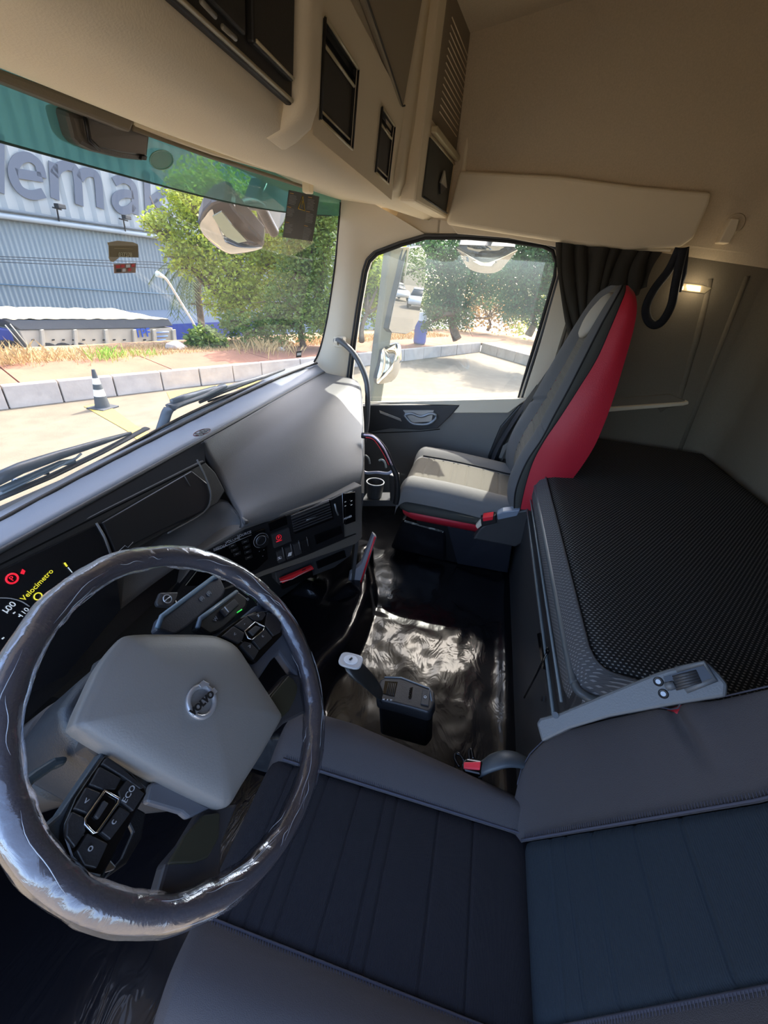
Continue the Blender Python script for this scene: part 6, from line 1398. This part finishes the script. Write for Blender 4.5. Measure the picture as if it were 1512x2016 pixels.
for px, py in ((100, 704), (130, 703), (160, 702), (300, 694), (325, 692), (20, 700)):
    v_, f_ = disc_vf(tp(px, py, 0.05), tn, 0.5, 0.4, 24); wh = mesh('wheel', v_, f_, RUBBER, tl, bevel=0.04); v_, f_ = disc_vf(tp(px, py, 0.08), tn, 0.24, 0.05, 16); mesh('rim', v_, f_, SILVER, wh)
prism('chassis', [tp(20, 692, -.3), tp(340, 680, -.3), tp(340, 690, -.3), tp(20, 703, -.3)], tn * 1.0, mat('chassis dark', (60, 58, 60), 0.8), tl)
tw = text('trailer_letters', 'TPF', tp(281, 656, 0.06), td, (0, 0, 1), (tp(265, 656) - tp(296, 656)).length * 0.62, BLUE, tl, ext=0.01, bold=0.01)
for k, (py, l) in enumerate(((655, 24), (663, 22), (670, 18))): tube('trailer_print', [tp(308, py, .05), tp(308 + l, py - 1.5, .05)], 0.03, mat('print blue pale', (120, 150, 210), 0.6), tl, n=5)
prism('cab_blue', [tp(-40, 640), tp(22, 648), tp(30, 672), tp(22, 690), tp(-40, 690)], tn * 2.2, NAVY, tl, bevel=0.06)
tube('ladder_rail', [tp(10, 640, .1), tp(52, 690, .1)], 0.018, TRAILER, tl); tube('ladder_rail', [tp(20, 638, .1), tp(60, 688, .1)], 0.018, TRAILER, tl)

# ------------------------------------------------------------------ street lamp, wires, utility pole
sl_ = thing('street_lamp', 'thin white street lamp leaning out over the lower road', 'street lamp', CAM + sight(390, 650).normalized() * 24)
def far(px, py, D): return CAM + sight(px, py).normalized() * D
tube('lamp_pole', spline([far(390, 652, 24), far(370, 618, 23), far(348, 582, 22), (far(330, 553, 21.3)), far(320, 543, 21)], 4), 0.05, mat('pole white', (226, 222, 214), 0.5), sl_)
tube('lamp_head', [far(322, 545, 21), far(309, 539, 20.8)], [0.06, 0.12], mat('lamp head', (220, 226, 214), 0.4), sl_)
pw = thing('power_line', 'thin black overhead wires crossing in front of the warehouse', 'wires', far(200, 512, 24))
for k, (y0, y1) in enumerate(((505, 527), (510, 531), (516, 541))): tube('wire', [far(-80, y0 - 3, 24), far(100, y0 + 4, 24), far(300, y0 + 11, 24), far(480, y1, 24), far(900, y1 - 6, 30)], 0.012, BLACK, pw, n=5)
up_ = thing('utility_pole', 'wooden utility pole among the leaves beside the palm', 'pole', far(400, 660, 25))
tube('pole_shaft', [far(398, 665, 26), far(386, 480, 27)], [0.14, 0.11], BARK, up_); tube('crossarm', [far(370, 598, 26), far(425, 600, 26)], 0.05, BARK, up_)

# ------------------------------------------------------------------ trees
def tree(nm, lab, cat, base, clusters, m, n_leaf, size, trunk_r, group=None, seed=1, lean=None, limb=BARK):
    random.seed(seed); t = thing(nm, lab, cat, base, group)
    V, F = [], []; br = []
    mid = base.lerp(sum((c for c, r in clusters), Vector()) / len(clusters), 0.45)
    tube('trunk', spline([base, base.lerp(mid, 0.5) + Vector((random.uniform(-.2, .2), random.uniform(-.2, .2), 0)), mid], 4), [trunk_r * (1 - 0.05 * i) for i in range(9)], limb, t)
    tot = sum(r ** 2 for c, r in clusters)
    for c, r in clusters:
        k = c.lerp(mid, 0.5) + Vector((random.uniform(-.3, .3), random.uniform(-.3, .3), random.uniform(-.2, .3)))
        br.append(tube_vf(spline([mid, k, c], 3), [trunk_r * 0.5 * (1 - i / 8) + 0.01 for i in range(7)], 5))
        for _ in range(5):
            e = c + Vector((random.gauss(0, r * .5), random.gauss(0, r * .5), random.gauss(0, r * .5))); br.append(tube_vf([c.lerp(k, 0.4), c.lerp(e, 0.6), e], [0.03, 0.02, 0.006], 4))
        for _ in range(int(n_leaf * r * r / tot)):
            d = Vector((random.gauss(0, 1), random.gauss(0, 1), random.gauss(0, 1))).normalized() * r * random.random() ** 0.45
            d *= 1 + 0.25 * noise.noise((c + d) * 1.3); p = c + d
            a = Vector((random.gauss(0, 1), random.gauss(0, 1), random.gauss(0, .6) - 0.3)).normalized(); b = a.cross(Vector((random.gauss(0, 1), random.gauss(0, 1), random.gauss(0, 1)))).normalized()
            s = size * random.uniform(0.6, 1.3); i0 = len(V)
            V += [p, p + a * s * 0.5 + b * s * 0.24, p + a * s, p + a * s * 0.5 - b * s * 0.24]; F.append((i0, i0 + 1, i0 + 2, i0 + 3))
    multi('branches', br, limb, t, smooth=True)
    me = bpy.data.meshes.new('foliage'); me.from_pydata(V, [], F); me.materials.append(m); o = bpy.data.objects.new('foliage', me); o['kind'] = 'stuff'; link(o, t)
    return t
def cl(L): return [(far(px, py, D), rpx / 805 * D) for px, py, D, rpx in L]
tree('broadleaf_tree', 'large yellow green tree filling the right half of the windscreen view', 'tree', far(500, 700, 17.5), cl([(372, 392, 17, 38), (318, 442, 17, 24), (400, 385, 18, 45), (450, 400, 18, 50), (400, 470, 17, 50), (360, 500, 17, 34), (455, 530, 17, 48), (500, 450, 18, 55), (540, 520, 18, 50), (440, 590, 17, 34), (500, 590, 17, 46), (292, 438, 17, 12), (560, 440, 18, 60)]), LEAFY, 26000, 0.145, 0.16, seed=2)
tree('broadleaf_tree', 'darker green tree against the right windscreen pillar', 'tree', far(600, 690, 16), cl([(600, 430, 16, 55), (640, 470, 16, 50), (590, 520, 16, 48), (630, 560, 16, 45), (560, 590, 16, 42), (600, 620, 15.5, 42), (540, 640, 15.5, 34), (640, 620, 16, 36), (500, 650, 15.5, 30), (640, 410, 16, 44), (460, 640, 16, 26)]), LEAFG, 20000, 0.13, 0.13, seed=3)
tree('bush', 'low bright green bush at the verge below the street lamp', 'bush', far(405, 690, 15), cl([(385, 668, 15, 16), (408, 664, 15, 20), (430, 672, 15, 16), (395, 676, 15, 16)]), LEAFG, 2200, 0.16, 0.05, seed=4)
tree('broadleaf_tree', 'slim tree with bare lower branches left of the side mirror', 'tree', far(712, 672, 15), cl([(735, 520, 16, 30), (720, 560, 16, 26), (750, 545, 16, 26), (700, 600, 16, 16), (742, 590, 16, 20), (760, 500, 17, 30)]), LEAFY, 4200, 0.15, 0.1, seed=5)
tree('broadleaf_tree', 'dense green tree in the middle of the passenger window', 'tree', far(900, 668, 19), cl([(860, 520, 19, 44), (900, 560, 19, 46), (930, 510, 19, 44), (870, 600, 19, 34), (905, 615, 19, 30), (850, 480, 20, 40), (960, 560, 20, 36), (840, 640, 18, 12), (855, 610, 18, 18), (900, 480, 20, 45)]), LEAFD, 15000, 0.14, 0.2, seed=6)
tree('broadleaf_tree', 'deep green leafy tree at the rear edge of the passenger window', 'tree', far(1040, 660, 18), cl([(1040, 520, 18, 50), (1075, 560, 18, 40), (1000, 540, 19, 44), (1060, 470, 18, 50), (1010, 600, 18, 30), (1100, 500, 18, 40), (1045, 610, 18, 26), (1090, 620, 18, 30)]), LEAFD, 15000, 0.14, 0.16, seed=7)
random.seed(9)
for k, (px, D, lab) in enumerate(((700, 26, 'green shrub row behind the slim tree'), (830, 27, 'green shrub behind the side mirror arm'), (960, 27, 'tan and green shrub behind the dense tree'), (1080, 26, 'green shrub behind the rear window edge'))):
    tree('shrub', lab, 'shrub', far(px, 650, D), cl([(px + dx1, py, D, 36) for dx1, py in ((-40, 620), (0, 600), (40, 620), (-20, 560), (30, 570))]), (LEAFG, LEAFG, leafmat('tan leaves', (150, 110, 60), (190, 160, 90)), LEAFY)[k], 3200, 0.2, 0.1, seed=20 + k)
# palm beside the utility pole
pm = thing('palm_tree', 'drooping grey green palm in front of the warehouse wall', 'palm', far(392, 660, 26.5)); pt = far(384, 530, 26)
tube('trunk', [far(400, 665, 26.5), far(392, 600, 26.3), pt], [0.2, 0.17, 0.14], BARK, pm)
random.seed(31)
for k in range(26):
    a = 2 * PI * k / 26 + random.uniform(-.1, .1); L = random.uniform(1.4, 2.3); el = random.uniform(-0.2, 0.9); P = []
    for i in range(7):
        t = i / 6; P.append(pt + Vector((math.cos(a) * L * t, math.sin(a) * L * t, L * (el * t - 1.1 * t * t))))
    V, F = [], []
    for i in range(6):
        d = (P[i + 1] - P[i]).normalized(); s = d.cross(Vector((0, 0, 1))).normalized()
        for j in range(3):
            q = P[i].lerp(P[i + 1], j / 3)
            for sg in (-1, 1):
                b = len(V); V += [q, q + d * 0.06, q + s * sg * 0.45 + d * 0.3 - Vector((0, 0, 0.25))]; F.append((b, b + 1, b + 2))
    v_, f_ = tube_vf(P, 0.02, 4); b = len(V); V += v_; F += [tuple(i + b for i in q) for q in f_]
    mesh('frond', V, F, PALMG, pm)
# trees and cars behind the truck, seen in the side mirror
tree('broadleaf_tree', 'broad tree behind the truck reflected in the side mirror', 'tree', Vector((19, -58, GZ)), [(Vector((16, -57, 1.5)), 2.8), (Vector((19, -57, 3.4)), 3.4), (Vector((22, -56, 1.8)), 2.8), (Vector((17, -58, 5)), 3.0)], LEAFG, 6000, 0.34, 0.3, seed=12)
tree('broadleaf_tree', 'tree over the parked cars reflected in the side mirror', 'tree', Vector((19, -38, GZ)), [(Vector((18, -39, 2.4)), 2.2), (Vector((20, -37, 2.4)), 2.6), (Vector((19, -35, 3)), 2.4)], LEAFY, 5000, 0.3, 0.25, seed=13)
def car(nm, lab, loc, rz):
    t = thing(nm, lab, 'car', loc); Rm = Matrix.Rotation(rz, 3, 'Z')
    def q(x, y, z): return Vector(loc) + Rm @ Vector((x, y, z))
    sec_ = [(-2.1, .55, .75, .70), (-2.0, .35, .95, .80), (-1.2, .28, 1.0, .84), (0, .25, .98, .86), (1.2, .28, .95, .84), (1.9, .35, .85, .78), (2.1, .5, .7, .66)]
    loft('body', [[q(x, -w_, zb), q(x, -w_ - .03, (zb + zt) / 2), q(x, -w_ * .93, zt), q(x, w_ * .93, zt), q(x, w_ + .03, (zb + zt) / 2), q(x, w_, zb)] for x, zb, zt, w_ in sec_], CARWHITE, t)
    g = [(-1.85, .96, .97, .7), (-1.25, .96, 1.42, .66), (-.3, .96, 1.50, .64), (.5, .96, 1.42, .64), (1.2, .94, .96, .7)]
    loft('windows', [[q(x, -w_ - .04, zb), q(x, -w_ * .86, zt), q(x, w_ * .86, zt), q(x, w_ + .04, zb)] for x, zb, zt, w_ in g], CARGLASS, t)
    loft('roof', [[q(x, -.56, z), q(x, -.5, z + .03), q(x, .5, z + .03), q(x, .56, z)] for x, z in ((-1.2, 1.42), (-.3, 1.5), (.5, 1.43))], CARWHITE, t)
    for x in (-1.3, 1.3):
        for s in (-1, 1):
            v_, f_ = disc_vf(q(x, s * .72, .31), Rm @ Vector((0, s, 0)), .31, .18, 24); wh = mesh('wheel', v_, f_, RUBBER, t, bevel=.03)
            v_, f_ = disc_vf(q(x, s * .9, .31), Rm @ Vector((0, s, 0)), .19, .02, 18); mesh('hubcap', v_, f_, SILVER, wh)
    for s in (-1, 1):
        slab('headlamp', [q(2.0, s * .45, .68), q(1.95, s * .75, .70), q(1.93, s * .75, .80), q(1.98, s * .45, .78)], .03, CARGLASS, t, lift=.02, face=tuple(q(5, 0, 1)))
    return t
rfl = Vector((0.30, -0.95, 0)).normalized(); mbase = Vector((mc.x, mc.y, GZ)); rlat = Vector((0.95, 0.30, 0))
car('hatchback_car', 'white hatchback parked behind the truck, left one in the side mirror', mbase + rfl * 45 - rlat * 1.1 + Vector((0, 0, 0.02)), 1.5)
car('hatchback_car', 'white car with shadow beneath, right one in the side mirror', mbase + rfl * 37 + rlat * 1.1 + Vector((0, 0, 0.02)), 1.95)
# blue barrel and a low wall behind the far kerb
bb_ = thing('blue_barrel', 'blue and white barrel standing behind the far kerb', 'barrel', at(827, 668, z=GZ + KH)); b0 = far(826, 672, 19); b0.z = GZ + KH
prof = [(0.24, 0), (0.27, 0.1), (0.26, 0.4), (0.28, 0.45), (0.26, 0.8), (0.24, 0.9)]
loft('barrel_body', [[b0 + Vector((r_ * math.cos(2 * PI * k / 20), r_ * math.sin(2 * PI * k / 20), z)) for k in range(20)] for r_, z in prof], BLUE, bb_); v_, f_ = disc_vf(b0 + Vector((0, 0, .9)), (0, 0, 1), 0.25, 0.3, 20, 0.16); mesh('barrel_lid', v_, f_, WHITE, bb_)
